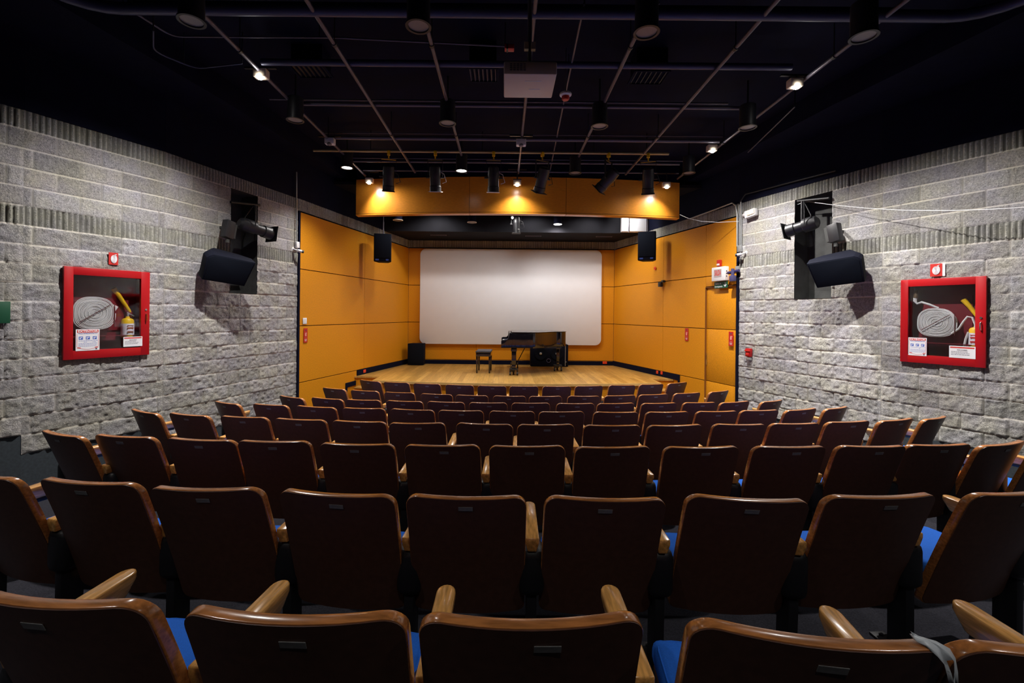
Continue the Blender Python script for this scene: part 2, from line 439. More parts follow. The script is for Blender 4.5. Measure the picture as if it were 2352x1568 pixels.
# niches
def niche(side, W, H):
    b = MB(); u0, u1, z0, z1 = H; d = 0.32
    b.quad((u0, d, z0), (u1, d, z0), (u1, d, z1), (u0, d, z1))
    b.quad((u0, -0.01, z0), (u0, d, z0), (u0, d, z1), (u0, -0.01, z1))
    b.quad((u1, d, z0), (u1, -0.01, z0), (u1, -0.01, z1), (u1, d, z1))
    b.quad((u0, -0.01, z1), (u0, d, z1), (u1, d, z1), (u1, -0.01, z1))
    b.quad((u0, -0.01, z0), (u1, -0.01, z0), (u1, d, z0), (u0, d, z0))
    o = b.build('wall_%s_niche' % side, M['nframe'], smooth=False, recalc=False); o.matrix_world = W.mat(); struct(o)
niche('left', WL0, NL); niche('right', WR0, NR)

# ------------------------------------------------------------------ stage walls of wood panels
ZJ = [-0.02, 0.735, 1.79, 2.845, 3.90]
def panel_wall(name, W, cuts, zr, door=None, m='panel'):
    b = MB(); g = 0.007
    for i in range(len(zr)-1):
        for j in range(len(cuts)-1):
            u0, u1, z0, z1 = cuts[j], cuts[j+1], zr[i], zr[i+1]
            if door and u0 >= door[0]-1e-3 and u1 <= door[1]+1e-3 and z0 < door[2]: continue
            gu = 0.0035
            b.box(((u0+u1)/2, 0.012, (z0+z1)/2), (u1-u0-2*gu, 0.024, z1-z0-2*g), b=0.002, seg=1)
    o = b.build(name, M[m]); o.matrix_world = W.mat(); struct(o)
u837 = WSL.hit(837, 700)[0]; u1523 = WSR.hit(1523, 700)[0]; u1620 = WSR.hit(1620, 760)[0]; u1697 = WSR.hit(1696, 760)[0]
panel_wall('wall_left_stage', WSL, [0.02, u837, WSL.L], ZJ)
zd = WSR.hit(1660, 658)[1]
panel_wall('wall_right_stage', WSR, [0, u1523, u1620, WSR.L-0.03], ZJ[:4]+[ZJ[4]], door=None if False else (u1620, WSR.L, 2.6))
b = MB(); b.box(((u1620+WSR.L-0.03)/2, 0.012, (zd+0.02+2.845)/2), (WSR.L-0.03-u1620-0.006, 0.024, 2.845-zd-0.03), b=0.002)
o = b.build('wall_right_stage', M['panel']); o.matrix_world = WSR.mat(); struct(o)
ub = [0, WB.hit(985, 700)[0], WB.hit(1118, 700)[0], WB.hit(1290, 700)[0], WB.hit(1362, 700)[0], WB.L]
ub = [0, WB.hit(1094, 800)[0], WB.hit(1250, 800)[0], WB.L]
panel_wall('wall_back', WB, ub, ZJ)
for nm, W in (('left', WSL), ('right', WSR), ('back', WB)):
    backing('wall_%s_backing' % nm, W, -0.05, 3.93, M['blackm'], 0.022 if W is not WSR else 0.06, 0.10)
# black edge trims where wood meets stone
b = MB(); b.box((0.0, 0.0, 1.9), (0.045, 0.07, 4.0)); o = b.build('trim_1', M['blackm']); o.matrix_world = WSL.mat(); struct(o)
b = MB(); b.box((WSR.L-0.005, 0.0, 1.9), (0.05, 0.07, 4.0)); o = b.build('trim_2', M['blackm']); o.matrix_world = WSR.mat(); struct(o)
# soldier course over the panels
def soldier(name, W, seed, u0=0.0, u1=None):
    global STOP
    u1 = W.L if u1 is None else u1
    ds = 0.0125; nu = int((u1-u0)/ds); z = np.linspace(3.915, 4.13, 12); u = np.linspace(u0, u1, nu)
    bm_ = MB(); U, Z = np.meshgrid(u, z)
    rp = 0.05; ri = np.floor(U/rp).astype(int); fr = U/rp-ri; dr = np.minimum(fr, 1-fr)*rp
    hr = NG[(ri*17+seed) % 256, 40]; gr = 1-np.clip((dr-0.004-0.004*hr)/0.006, 0, 1)
    off = 0.016+(hr-0.5)*0.012+(fbm(U*20+seed, Z*12, 3)-0.45)*0.02-0.024*gr
    tb = 0.72+0.35*hr; tc = np.stack([tb*0.98, tb, tb*0.92, tb*0+1], -1)*(1-0.6*gr[..., None])
    nz = len(z); idx = np.arange(nu*nz).reshape(nz, nu)
    q = np.stack([idx[:-1, :-1], idx[:-1, 1:], idx[1:, 1:], idx[1:, :-1]], -1).reshape(-1, 4)
    bm_.bm.free()
    me = bpy.data.meshes.new(name); me.from_pydata(np.stack([U, -off, Z], -1).reshape(-1, 3).tolist(), [], q.tolist())
    me.polygons.foreach_set('use_smooth', [True]*len(me.polygons))
    a = me.color_attributes.new('tint', 'FLOAT_COLOR', 'POINT'); a.data.foreach_set('color', tc.reshape(-1))
    me.materials.append(M['stone'])
    o = bpy.data.objects.new(name, me); COL.objects.link(o); o.matrix_world = W.mat(); struct(o)
soldier('wall_left_course', WSL, 5); soldier('wall_right_course', WSR, 15); soldier('wall_back_course', WB, 25)

# stage door in the right panel wall
dr = empty('door_1', WSR.w(u1620, 0.0), WSR.a); struct(dr)
dw = WSR.L-0.03-u1620
b = MB()
for (z0, z1) in ((0.0, 0.735), (0.735, 1.79), (1.79, zd)):
    b.box((dw/2, 0.035, (z0+z1)/2), (dw-0.02, 0.03, z1-z0-0.012), b=0.002)
b.build('door_leaf', M['panel'], dr)
b = MB(); b.box((0.004, 0.02, zd/2), (0.012, 0.06, zd)); b.box((dw/2, 0.02, zd+0.004), (dw, 0.06, 0.012)); b.build('door_frame', mat('brown_door_frame', (0.22, 0.075, 0.012), 0.5), dr)
hz = WSR.hit(1624, 825)[1]-0.0
b = MB(); b.box((0.028, 0.012, hz), (0.018, 0.012, 0.24), b=0.003); tag(b.build('door_pull', M['chrome'], dr), 'long steel edge pull')

# ------------------------------------------------------------------ floor, ceiling
b = MB()
b.quad((-7.5, -3.6, floor_z(-3.6)), (7.5, -3.6, floor_z(-3.6)), (7.5, FLOORY, 0), (-7.5, FLOORY, 0))
b.quad((-7.5, FLOORY, 0), (7.5, FLOORY, 0), (7.5, 13.2, 0), (-7.5, 13.2, 0))
struct(b.build('floor', M['carpet'], smooth=False))
b = MB(); b.box((0.2, 4.8, CEIL+0.03), (14, 17, 0.06)); struct(b.build('ceiling', M['blackm'], smooth=False))
# side soffits, lower than the pipe grid; inner edge splays with the walls
SZ = 4.84
b = MB(); b.prism([(-7.2, -3.5), (-4.9, -3.5), (-4.15, 3.9), (-3.75, 6.0), (-3.3, 9.6), (-3.3, 13.1), (-7.2, 13.1)], 'Z', SZ, CEIL+0.01); struct(b.build('ceiling_soffit_left', M['blackm'], smooth=False))
b = MB(); b.prism([(7.6, -3.5), (5.4, -3.5), (4.75, 3.9), (4.3, 6.0), (3.75, 9.6), (3.7, 13.1), (7.6, 13.1)], 'Z', SZ, CEIL+0.01); struct(b.build('ceiling_soffit_right', M['blackm'], smooth=False))
# soffit over the back of the stage and the stage ceiling
b = MB(); b.box((0.2, 12.3, 4.63), (8, 1.6, 1.03)); struct(b.build('ceiling_soffit_stage', M['sidepaint'], smooth=False))
b = MB(); b.box((0.2, 10.6, 4.72), (8, 2.4, 0.06)); struct(b.build('ceiling_stage', M['sidepaint'], smooth=False))

# ------------------------------------------------------------------ stage
SH = 0.61
A = (WSL.hit(822.6, 861.7)); 
front = []
xa, xb, xm = -2.79, 3.357, 0.28
for k in range(25):
    x = xa+(xb-xa)*k/24; front.append((x, 9.40+0.30*((x-xm)/3.07)**2))
YN = 10.25
def wx(W, y): t = (y-W.p0.y)/(W.p1.y-W.p0.y); return W.p0.x+(W.p1.x-W.p0.x)*t
outline = [(wx(WSL, YN), YN), (xa, YN)] + front + [(xb, YN), (wx(WSR, YN), YN), (RB[0], RB[1]), (LB[0], LB[1])]
b = MB(); b.prism(outline, 'Z', SH-0.035, SH, b=0.0)
struct(b.build('floor_stage', M['oak'], smooth=False))
ins = [(x*0.996, y+0.03) for x, y in outline]
b = MB(); b.prism(ins, 'Z', 0.0, SH-0.03); struct(b.build('wall_stage_front', M['panel'], smooth=False))
lip = [(x, y-0.018) for x, y in front] + [(x, y+0.004) for x, y in front[::-1]]
b = MB(); b.prism(lip, 'Z', SH-0.05, SH+0.001); struct(b.build('trim_3', mat('pale_oak_nosing', (0.72, 0.46, 0.15), 0.35, noise_amt=0.1, nscale=8), angle=60))
# steps in the two notches
def steps(name, x0, x1, lab):
    t = empty(name, ((x0+x1)/2, YN, 0), 0, lab, 'steps')
    hw = abs(x1-x0)/2
    for k, (z_, y_) in enumerate(((0.41, -0.3), (0.2, -0.6))):
        b = MB(); b.box((0, y_+0.15+0.015, z_/2-0.015), (2*hw, 0.27, z_-0.03)); b.build('riser', M['panel'], t)
        b = MB(); b.box((0, y_+0.15, z_-0.015), (2*hw, 0.3, 0.03), b=0.004); b.build('tread', M['oak'], t)
steps('stage_steps', wx(WSL, YN)+0.09, xa-0.01, 'oak topped steps up to the left end of the stage')
steps('stage_steps', xb+0.01, wx(WSR, YN)-0.09, 'oak topped steps up to the right end of the stage')
# black baseboards on the stage
def bb(name, W, u0, u1, z0, z1, m='blackm', th=0.02):
    b = MB(); b.box(((u0+u1)/2, -th/2, (z0+z1)/2), (abs(u1-u0), th, z1-z0), b=0.003, seg=1); o = b.build(name, M[m]); o.matrix_world = W.mat(); return struct(o)
uA = WSL.hit(819, 856)[0]; uA2 = WSR.hit(1562, 865)[0]
bb('baseboard_left', WSL, uA, WSL.L, SH, SH+0.125); bb('baseboard_back', WB, 0, WB.L, SH, SH+0.115); bb('baseboard_right', WSR, 0, uA2, SH, SH+0.125)
bb('baseboard_left', WSL, uA, uA+0.06, 0.41, SH); bb('baseboard_left', WSL, uA-0.45, uA, 0.41, 0.51); bb('baseboard_left', WSL, uA-0.45, uA-0.39, 0.2, 0.41); bb('baseboard_left', WSL, uA-0.75, uA-0.39, 0.2, 0.30)
bb('baseboard_right', WSR, uA2-0.06, uA2, 0.3, SH)
# sockets on the baseboards
def socket(W, px, py, lab, wd=0.07, m='orangep', hh=0.07):
    u, z = W.hit(px, py, 0.02)
    t = empty('wall_socket', W.w(u, z, 0.02), W.a, lab, 'socket')
    b = MB(); b.box((0, -0.006, 0), (wd, 0.012, hh), b=0.003); b.build('cover_plate', M[m], t)
    b = MB()
    for sx in (-0.012, 0.012): b.box((sx, -0.013, 0), (0.005, 0.004, 0.022))
    b.build('socket_slot', M['ink'], t)
socket(WSL, 837, 852, 'red power socket on the black baseboard left of the stage', 0.10)
socket(WB, 1389, 832.5, 'red power socket on the baseboard under the screen right corner', 0.12)
socket(WSR, 1510, 854.5, 'orange socket on the right baseboard, the one nearer the screen')
socket(WSR, 1520, 856, 'orange socket on the right baseboard, the one nearer the seats')
socket(WSR, 1504.5, 616, 'small orange box high on the right wood panel by the loudspeaker')

# ------------------------------------------------------------------ projection screen
s0 = at_y(966, 571, 12.88); s1 = at_y(1380, 793, 12.88)
sw = s1.x-s0.x; sh = s0.z-s1.z
t = empty('projection_screen', ((s0.x+s1.x)/2, 12.9, (s0.z+s1.z)/2), 0, 'big white projection screen with rounded corners on the stage back wall', 'screen')
b = MB(); b.prism(rrect(sw, sh, 0.17, 8), 'Y', -0.05, 0.0, b=0.006); b.build('screen_surface', M['screen'], t, angle=50)
b = MB(); b.prism(rrect(sw-0.2, sh-0.2, 0.12, 4), 'Y', 0.0, 0.03); b.build('screen_frame', M['blackm'], t)

# ------------------------------------------------------------------ proscenium beam
bx0 = -3.05; bx1 = 3.56; bzb = 4.03; bzt = 4.76
def arc(n=31, off=0.0):
    return [(bx0+(bx1-bx0)*k/(n-1), 9.0+off+0.30*((bx0+(bx1-bx0)*k/(n-1)-0.25)/3.3)**2) for k in range(n)]
t = empty('proscenium_fascia', (0, 0, 0), 0, 'curved orange wood fascia beam hung above the stage front', 'beam')
def fpart(x0, x1, nm):
    pts = [(x0+(x1-x0)*k/11, 9.0+0.30*((x0+(x1-x0)*k/11-0.25)/3.3)**2) for k in range(12)]
    out = pts + [(x, y+0.03) for x, y in pts[::-1]]
    b = MB(); b.prism(out, 'Z', bzb+0.035, bzt); b.build('fascia_panel', M['fascia'], t, angle=60)
    out = [(x, y-0.004) for x, y in pts] + [(x, y+0.16) for x, y in pts[::-1]]
    b = MB(); b.prism(out, 'Z', bzb, bzb+0.026); b.build('underside_board', M['fascia'], t, angle=60)
for x0, x1 in ((bx0, -0.715), (-0.708, 1.205), (1.212, bx1)): fpart(x0, x1, '')
out = [(x, y+0.03) for x, y in arc()] + [(x, y+0.14) for x, y in arc()[::-1]]
b = MB(); b.prism(out, 'Z', bzb+0.026, CEIL); b.build('beam_core', M['blackm'], t, angle=60)
b = MB(); b.prism([(x, y+0.006) for x, y in arc()] + [(x, y+0.03) for x, y in arc()[::-1]], 'Z', bzb+0.026, bzb+0.035); b.build('shadow_gap', M['ink'], t)

# ------------------------------------------------------------------ seats
def back_solid(wd, z0, z1, r_, thick, sag, lean, nx=22, nz=10, yoff=0.0, r_bot=0.03, b_=0.004):
    """curved moulded plywood shell; returns MB"""
    m = MB(); xs = []
    h = wd/2
    for k in range(6): xs.append(-h+r_*(1-math.cos(k/6*PI/2)))
    n = nx-12
    for k in range(n+1): xs.append(-h+r_+(wd-2*r_)*k/n)
    for k in range(6): xs.append(h-r_*(1-math.cos((5-k)/6*PI/2)))
    def drop(x, rr):
        e = abs(x)-(h-rr)
        return 0 if e <= 0 else rr-math.sqrt(max(0, rr*rr-e*e))
    F_, B_ = [], []
    for x in xs:
        zt = z1-drop(x, r_) + 0.0; zb = z0+drop(x, r_bot if r_bot > 1e-3 else 1e-3)
        cf, cb = [], []
        for j in range(nz+1):
            z = zb+(zt-zb)*j/nz
            y = (z1-z)*lean - sag*(1-(x/h)**2) + 0.03*(((z1-z)/(z1-z0))**2)*-1 + yoff
            cb.append(m.bm.verts.new((x, y, z))); cf.append(m.bm.verts.new((x, y+thick, z)))
        F_.append(cf); B_.append(cb)
    for i in range(len(xs)-1):
        for j in range(nz):
            m.bm.faces.new((B_[i][j], B_[i+1][j], B_[i+1][j+1], B_[i][j+1]))
            m.bm.faces.new((F_[i][j], F_[i][j+1], F_[i+1][j+1], F_[i+1][j]))
        m.bm.faces.new((B_[i][nz], B_[i+1][nz], F_[i+1][nz], F_[i][nz]))
        m.bm.faces.new((B_[i][0], F_[i][0], F_[i+1][0], B_[i+1][0]))
    for S in (0, len(xs)-1):
        for j in range(nz): m.bm.faces.new((B_[S][j], B_[S][j+1], F_[S][j+1], F_[S][j]))
    bmesh.ops.recalc_face_normals(m.bm, faces=m.bm.faces)
    if b_:
        ed = [e for e in m.bm.edges if len(e.link_faces) == 2 and e.calc_face_angle() > R(50)]
        bmesh.ops.bevel(m.bm, geom=ed, offset=b_, segments=2, affect='EDGES', profile=0.5)
    return m
SAG = 0.038; HP = 0.278; BW = 0.496; BT = 0.83
mesh = {}
def seat_parts(root, left_too=False, proto=[None]):
    pass
def arm_bm(sx):
    m = MB(); t = bmesh.new()
    # plan: stadium nose in front, straight body, chamfered rear end
    wd = 0.03; L0, L1_ = 0.12, 0.475
    pts = [(-wd, L0), (wd, L0)]
    for k in range(9):
        a = PI*k/8; pts.append((wd*math.cos(a), L1_-wd+wd*math.sin(a)*1.2))
    pts_t = pts
    zt = 0.602; zb = 0.540
    top = [t.verts.new((x, y, zt+0.012*(y-L0)/0.35)) for x, y in pts_t]
    bot = [t.verts.new((x*0.62, L0+0.004+(y-L0)*0.9, zb)) for x, y in pts_t]
    mid = [t.verts.new((x, y, zt-0.022+0.012*(y-L0)/0.35)) for x, y in pts_t]
    t.faces.new(top); t.faces.new(bot[::-1]); n = len(pts)
    for i in range(n):
        j = (i+1) % n
        t.faces.new((mid[i], mid[j], top[j], top[i])); t.faces.new((bot[i], bot[j], mid[j], mid[i]))
    bmesh.ops.recalc_face_normals(t, faces=t.faces)
    ed = [e for e in t.edges if e.calc_face_angle() > R(40)]
    bmesh.ops.bevel(t, geom=ed, offset=0.005, segments=2, affect='EDGES', profile=0.5)
    m._merge(t, Matrix.Translation((sx*HP, 0, 0))); return m
def stan_bm(sx):
    m = MB(); x = sx*HP
    m.box((x, 0.195, 0.44), (0.115, 0.14, 0.215), b=0.04, seg=3)
    m.box((x, 0.20, 0.20), (0.045, 0.10, 0.40), b=0.008)
    m.box((x, 0.30, 0.53), (0.035, 0.26, 0.03), b=0.008)
    m.cyl((x-0.07, 0.26, 0.40), (x+0.07, 0.26, 0.40), 0.02)
    return m
seat0 = empty('theatre_chair', (0, 0, 0))
shell = back_solid(BW, 0.24, BT, 0.055, 0.034, SAG, 0.40, b_=0.003)
ob_back = shell.build('backrest', M['rim'], seat0, angle=40)
pan = back_solid(BW-0.006, 0.246, BT-0.003, 0.050, 0.004, SAG, 0.40, yoff=-0.003, b_=0.0)
pan.build('back_panel', M['backp'], ob_back, angle=60)
b = MB(); b.box((0, 0.36, 0.395), (0.435, 0.34, 0.075), b=0.028, seg=3)
ob_seat = b.build('seat', M['blue'], seat0, angle=60)
b = MB(); b.tube([(x, y, 0.426) for x, y in rrect(0.41, 0.315, 0.05, 4, 0, 0.36)], 0.004, n=6, closed=True); b.build('piping', M['blue'], ob_seat)
b = MB(); b.box((0, 0.35, 0.346), (0.42, 0.34, 0.03), b=0.012); b.build('seat_pan', M['backp'], ob_seat)
b = MB(); b.box((0, 0.0, 0), (0.058, 0.002, 0.020), b=0.0006, seg=1)
zp = BT-0.043; yp = (BT-zp)*0.40-SAG-0.0055
ob_plate = b.build('number_plate', M['plate'], seat0, loc=(0.0, yp, zp), rot=(R(21.8), 0, 0))
ob_arm = arm_bm(1).build('armrest', M['arm'], seat0, angle=50)
ob_st = stan_bm(1).build('stanchion', M['black'], seat0)
b = MB(); b.box((HP, 0.20, 0.008), (0.075, 0.26, 0.016), b=0.004); b.cyl((HP, 0.10, 0.014), (HP, 0.10, 0.024), 0.01); b.cyl((HP, 0.30, 0.014), (HP, 0.30, 0.024), 0.01)
ob_ft = b.build('foot_plate', M['black'], ob_st)
larm = arm_bm(-1).bm; lm = bpy.data.meshes.new('armrest'); larm.to_mesh(lm); larm.free(); lm.materials.append(M['arm'])
lm.polygons.foreach_set('use_smooth', [True]*len(lm.polygons)); lm.set_sharp_from_angle(angle=R(50))
lst = stan_bm(-1).bm; lsm = bpy.data.meshes.new('stanchion'); lst.to_mesh(lsm); lst.free(); lsm.materials.append(M['black'])
lsm.polygons.foreach_set('use_smooth', [True]*len(lsm.polygons)); lsm.set_sharp_from_angle(angle=R(35))

ROWS = [  # Y of the back top on the axis, photographed column of each back
    (0.98, [112, 661, 1231, 1862, 2470]),
    (1.84, [-52, 202, 481, 767, 1071, 1386, 1706, 2024, 2335]),
    (2.92, [140, 289, 463, 633, 822, 1020, 1215, 1411, 1614, 1811, 1994, 2152, 2302, 2425]),
    (3.90, [328, 437, 564, 691, 826, 963, 1110, 1256, 1406, 1550, 1692, 1818, 1945, 2058, 2146]),
    (4.88, [522, 623, 726, 838, 946, 1059, 1176, 1291, 1412, 1530, 1642, 1741, 1838, 1922]),
    (5.83, [667, 750, 838, 930, 1024, 1122, 1220, 1321, 1415, 1512, 1603, 1688, 1772]),
    (6.80, [768, 840, 919, 1002, 1083, 1170, 1254, 1339, 1424, 1501, 1577, 1651]),
    (7.73, [849, 912.5, 981, 1055, 1129, 1203, 1278, 1353, 1426, 1494, 1558]),
]
AX, AY = 0.27, 15.5
ORD = ['leftmost', 'second from left', 'third from left', 'fourth from left', 'fifth from left', 'sixth from left', 'seventh from left',
       'eighth from left', 'seventh from right', 'sixth from right', 'fifth from right', 'fourth from right', 'third from right', 'second from right', 'rightmost']
WORD = ['', 'second', 'third', 'fourth', 'fifth', 'sixth', 'seventh', 'eighth']
def pos_word(i, n):
    if i == 0: return 'leftmost'
    if i == n-1: return 'rightmost'
    if i <= (n-1)//2: return WORD[i]+' from left'
    return WORD[n-1-i]+' from right'
RNAME = ['in the row nearest the viewer', 'in the second row from the viewer', 'in the third row from the viewer', 'in the fourth row from the viewer',
         'in the fourth row back from the stage', 'in the third row back from the stage', 'in the second row back from the stage', 'in the front row against the stage']
# seats that stand out of line in the photograph: shift in depth, turn, lean to one side
ADJ = {(2, 0): (0.0, -6.0, 0.5), (2, 12): (0.0, 7.0, -1.0), (2, 13): (0.0, 8.0, -1.0), (0, 3): (-0.055, -7.0, 1.0), (0, 4): (-0.11, -3.0, 0.5), (0, 1): (-0.01, 0.0, 0.6), (0, 2): (0.0, 0.8, -0.6), (1, 6): (0.0, -4.5, 1.2), (1, 7): (0.01, 0, -0.3), (1, 3): (0.0, -2.0, 1.0), (1, 4): (0, 0, 0), (1, 5): (0, 1.0, 0.6)}
random.seed(4)
used = False
for ri_, (Y0, xs) in enumerate(ROWS):
    AYr = AY+(6.0 if ri_ == 2 else 0.0); Rr = AYr-Y0; n = len(xs)
    for i, px in enumerate(xs):
        k = (px-CX)/F*(1.012-0.010*(abs(2*i/(n-1)-1))**4 if ri_ else 1.0)
        # roll moves the column slightly with height
        yy = Y0
        for _ in range(6):
            zt = floor_z(yy)+BT
            dz = zt-CAMZ
            X = k*yy/math.cos(ROLL) - dz*math.tan(ROLL)*0 + dz*math.tan(ROLL)
            yy = AYr-math.sqrt(Rr*Rr-(X-AX)**2)
        c0 = seat0 if not used else copy_tree(seat0)
        if not used:
            used = True
        th = -math.atan2(X-AX, AY-yy)*-1
        c0.rotation_euler = (R(random.uniform(-0.6, 0.6)), R(random.uniform(-1.0, 1.0)), (0.6+0.75*(abs(2*i/(n-1)-1))**4)*math.atan2(X-AX, AYr-yy) + R(random.uniform(-1.4, 1.4)))
        # the back top centre sits 5.5 cm behind the chord
        c0.location = (X, yy, floor_z(yy+0.15)-0.004)
        lab = 'brown wooden theatre seat, %s %s' % (pos_word(i, n), RNAME[ri_])
        if (ri_, i) in ADJ:
            dy_, yw_, rl_ = ADJ[(ri_, i)]
            ny = yy+dy_; X = X*ny/yy; yy = ny
            c0.location = (X, yy, floor_z(yy+0.15)-0.004)
            c0.rotation_euler = (0, R(rl_), c0.rotation_euler[2]+R(yw_))
        if ri_ == 0 and i == 3: lab = 'brown wooden theatre seat with torn tape on its corner, row nearest the viewer'
        tag(c0, lab, 'theatre seat', 'rows of theatre seats')
        for ch in c0.children:
            if ch.name.startswith('number_plate'):
                dx = random.uniform(-0.012, 0.02) + (0.035 if (ri_ == 0 and i == 2) else 0)
                dz_ = (0.012 if ri_ == 0 else random.uniform(0, 0.006))
                ch.location = (dx, yp+dz_*0.4, zp-dz_)
        if i == 0:
            a = bpy.data.objects.new('armrest', lm); COL.objects.link(a); a.parent = c0; a['keep'] = 1
            s_ = bpy.data.objects.new('stanchion', lsm); COL.objects.link(s_); s_.parent = c0; s_['keep'] = 1
        if ri_ == 0 and i == 0:
            # seat0 carries the extra left arm: copies must not inherit it
            pass
        if c0 is seat0:
            first_extra = [a, s_]
            for e in first_extra: e.parent = None
for e in first_extra:
    e.parent = seat0
for o in bpy.data.objects:
    if 'keep' in o: del o['keep']

# ------------------------------------------------------------------ ceiling pipes
PZ = 4.80
def pipe(name, pts, r, lab, m='pipe', cat='pipe', n=10, grp=None, conn=None):
    t = empty(name, pts[0], 0, lab, cat, grp); p0 = Vector(pts[0])
    if cat == 'conduit' and pts[0][2] > 4.7:
        for q_ in (pts[0], pts[len(pts)//2], pts[-1]):
            b = MB(); b.cyl(Vector(q_)-p0, Vector((q_[0], q_[1], CEIL+0.01))-p0, 0.006, n=6); b.build('hanger', M['black'], t)
    b = MB(); b.tube([Vector(p)-p0 for p in pts], r, n=n); b.build('tube', M[m], t, angle=60)
    if conn:
        for f in conn:
            b = MB()
            p = Vector(pts[0])*(1-f)+Vector(pts[-1])*f - p0; d = (Vector(pts[-1])-Vector(pts[0])).normalized()
            b.cyl(p-d*0.02, p+d*0.02, r*1.35, n=12)
            b.cyl(p+Vector((0, 0, r)), p+Vector((0, 0, CEIL-PZ)), 0.006, n=6)
            b.build('hanger', M['black'], t)
    return t
LX = [-2.82, -1.77, -0.77, 0.25, 1.27, 2.35, 3.46]
LN = ['leftmost of the seven', 'second from left of the seven', 'third from left of the seven', 'middle one of the seven',
      'third from right of the seven', 'second from right of the seven', 'rightmost of the seven']
for x, ln in zip(LX, LN):
    y1 = 8.9 if x not in (LX[0], LX[6]) else 9.15
    pipe('ceiling_pipe', [(x, -0.5, PZ), (x, y1, PZ)], 0.021, 'grey pipe running towards the stage under the black ceiling, %s' % ln, grp='lengthwise ceiling pipes', conn=(0.3, 0.55, 0.8))
def zline(py, z=PZ): return 1045*(z-CAMZ)/(CY-py)
def bend(x0, x1, y, z, r_=0.5, yb=None):
    """cross pipe whose ends turn towards the rear of the room"""
    pts = []
    if r_: 
        pts += [(x0, y-r_-1.5, z)]
        for k in range(7): a = PI-(PI/2)*k/6; pts.append((x0+r_+r_*math.cos(a), y-r_+r_*math.sin(a), z))
        for k in range(7): a = PI/2-(PI/2)*k/6; pts.append((x1-r_+r_*math.cos(a), y-r_+r_*math.sin(a), z))
        pts += [(x1, y-r_-1.5, z)]
    return pts
Y1 = zline(33)
pipe('ceiling_pipe', bend(-4.05, 4.55, Y1, PZ+0.02), 0.052, 'thick blue-grey cross pipe at the top of the picture with rounded turned ends', 'pipe2')
CROSS = [(zline(12, 4.9), -3.5, 3.6, 4.9, 0.014, 'thin cross pipe just above the thick pipe nearest the viewer'),
         (zline(158), -2.75, 3.2, PZ+0.05, 0.036, 'thick cross pipe level with the projector'),
         (zline(146, 4.93), -2.75, 3.2, 4.93, 0.012, 'thin cross pipe above the thick one by the projector'),
         (zline(250), -2.9, 3.3, PZ+0.04, 0.024, 'cross pipe beyond the projector, the lower of a pair'),
         (zline(233, 4.92), -3.2, 3.0, 4.92, 0.012, 'thin cross pipe beyond the projector, the upper of a pair'),
         (zline(324), -2.85, 3.4, PZ+0.03, 0.03, 'cross pipe just before the lighting track, the thicker one'),
         (zline(309, 4.9), -2.9, 3.45, 4.9, 0.010, 'thin cross pipe before the lighting track'),
         (zline(377), -2.8, 3.2, PZ+0.03, 0.020, 'cross pipe beyond the lighting track, thicker one'),
         (zline(366, 4.88), -2.8, 3.3, 4.88, 0.010, 'thin cross pipe right behind the lighting track'),
         (zline(402, 4.84), -2.8, 3.4, 4.84, 0.016, 'thin cross pipe along the top of the orange fascia'),
         ]
for (y, x0, x1, z, r_, lab) in CROSS:
    y = min(y, 8.93)
    pipe('ceiling_pipe', [(x0, y, z), (x1, y, z)], r_, lab+' under the black ceiling', 'pipe2' if y < 5.5 else 'pipe', grp='cross ceiling pipes')
# thin conduits
def cond(pxs, z, r_, lab, m='pipe', nm='cable_conduit'):
    pts = [at_z(x, y, z) for x, y in pxs]
    # round the corners
    out = [pts[0]]
    for i in range(1, len(pts)-1):
        a, p, c = pts[i-1], pts[i], pts[i+1]; r1 = min(0.12, (p-a).length/2, (c-p).length/2)
        q0 = p+(a-p).normalized()*r1; q1 = p+(c-p).normalized()*r1
        for k in range(5): f = k/4; out.append(q0*(1-f)**2+p*2*f*(1-f)+q1*f*f)
    out.append(pts[-1])
    return pipe(nm, out, r_, lab, m, 'conduit', n=8, conn=None)
cond([(283, 12), (395, 84), (760, 86), (1160, 106)], 4.9, 0.010, 'thin conduit bending across the black ceiling to the red box')
cond([(352, 70), (352, 118), (450, 158), (556, 146)], 4.80, 0.008, 'thin bent conduit on the left black soffit', 'pipe2')
cond([(1718, 350), (1826, 245)], 4.80, 0.008, 'thin slanting conduit on the right black soffit', 'pipe')
cond([(1342, 8), (1306, 180), (1248, 470)], 4.86, 0.011, 'thin pale conduit running past the red smoke detector')

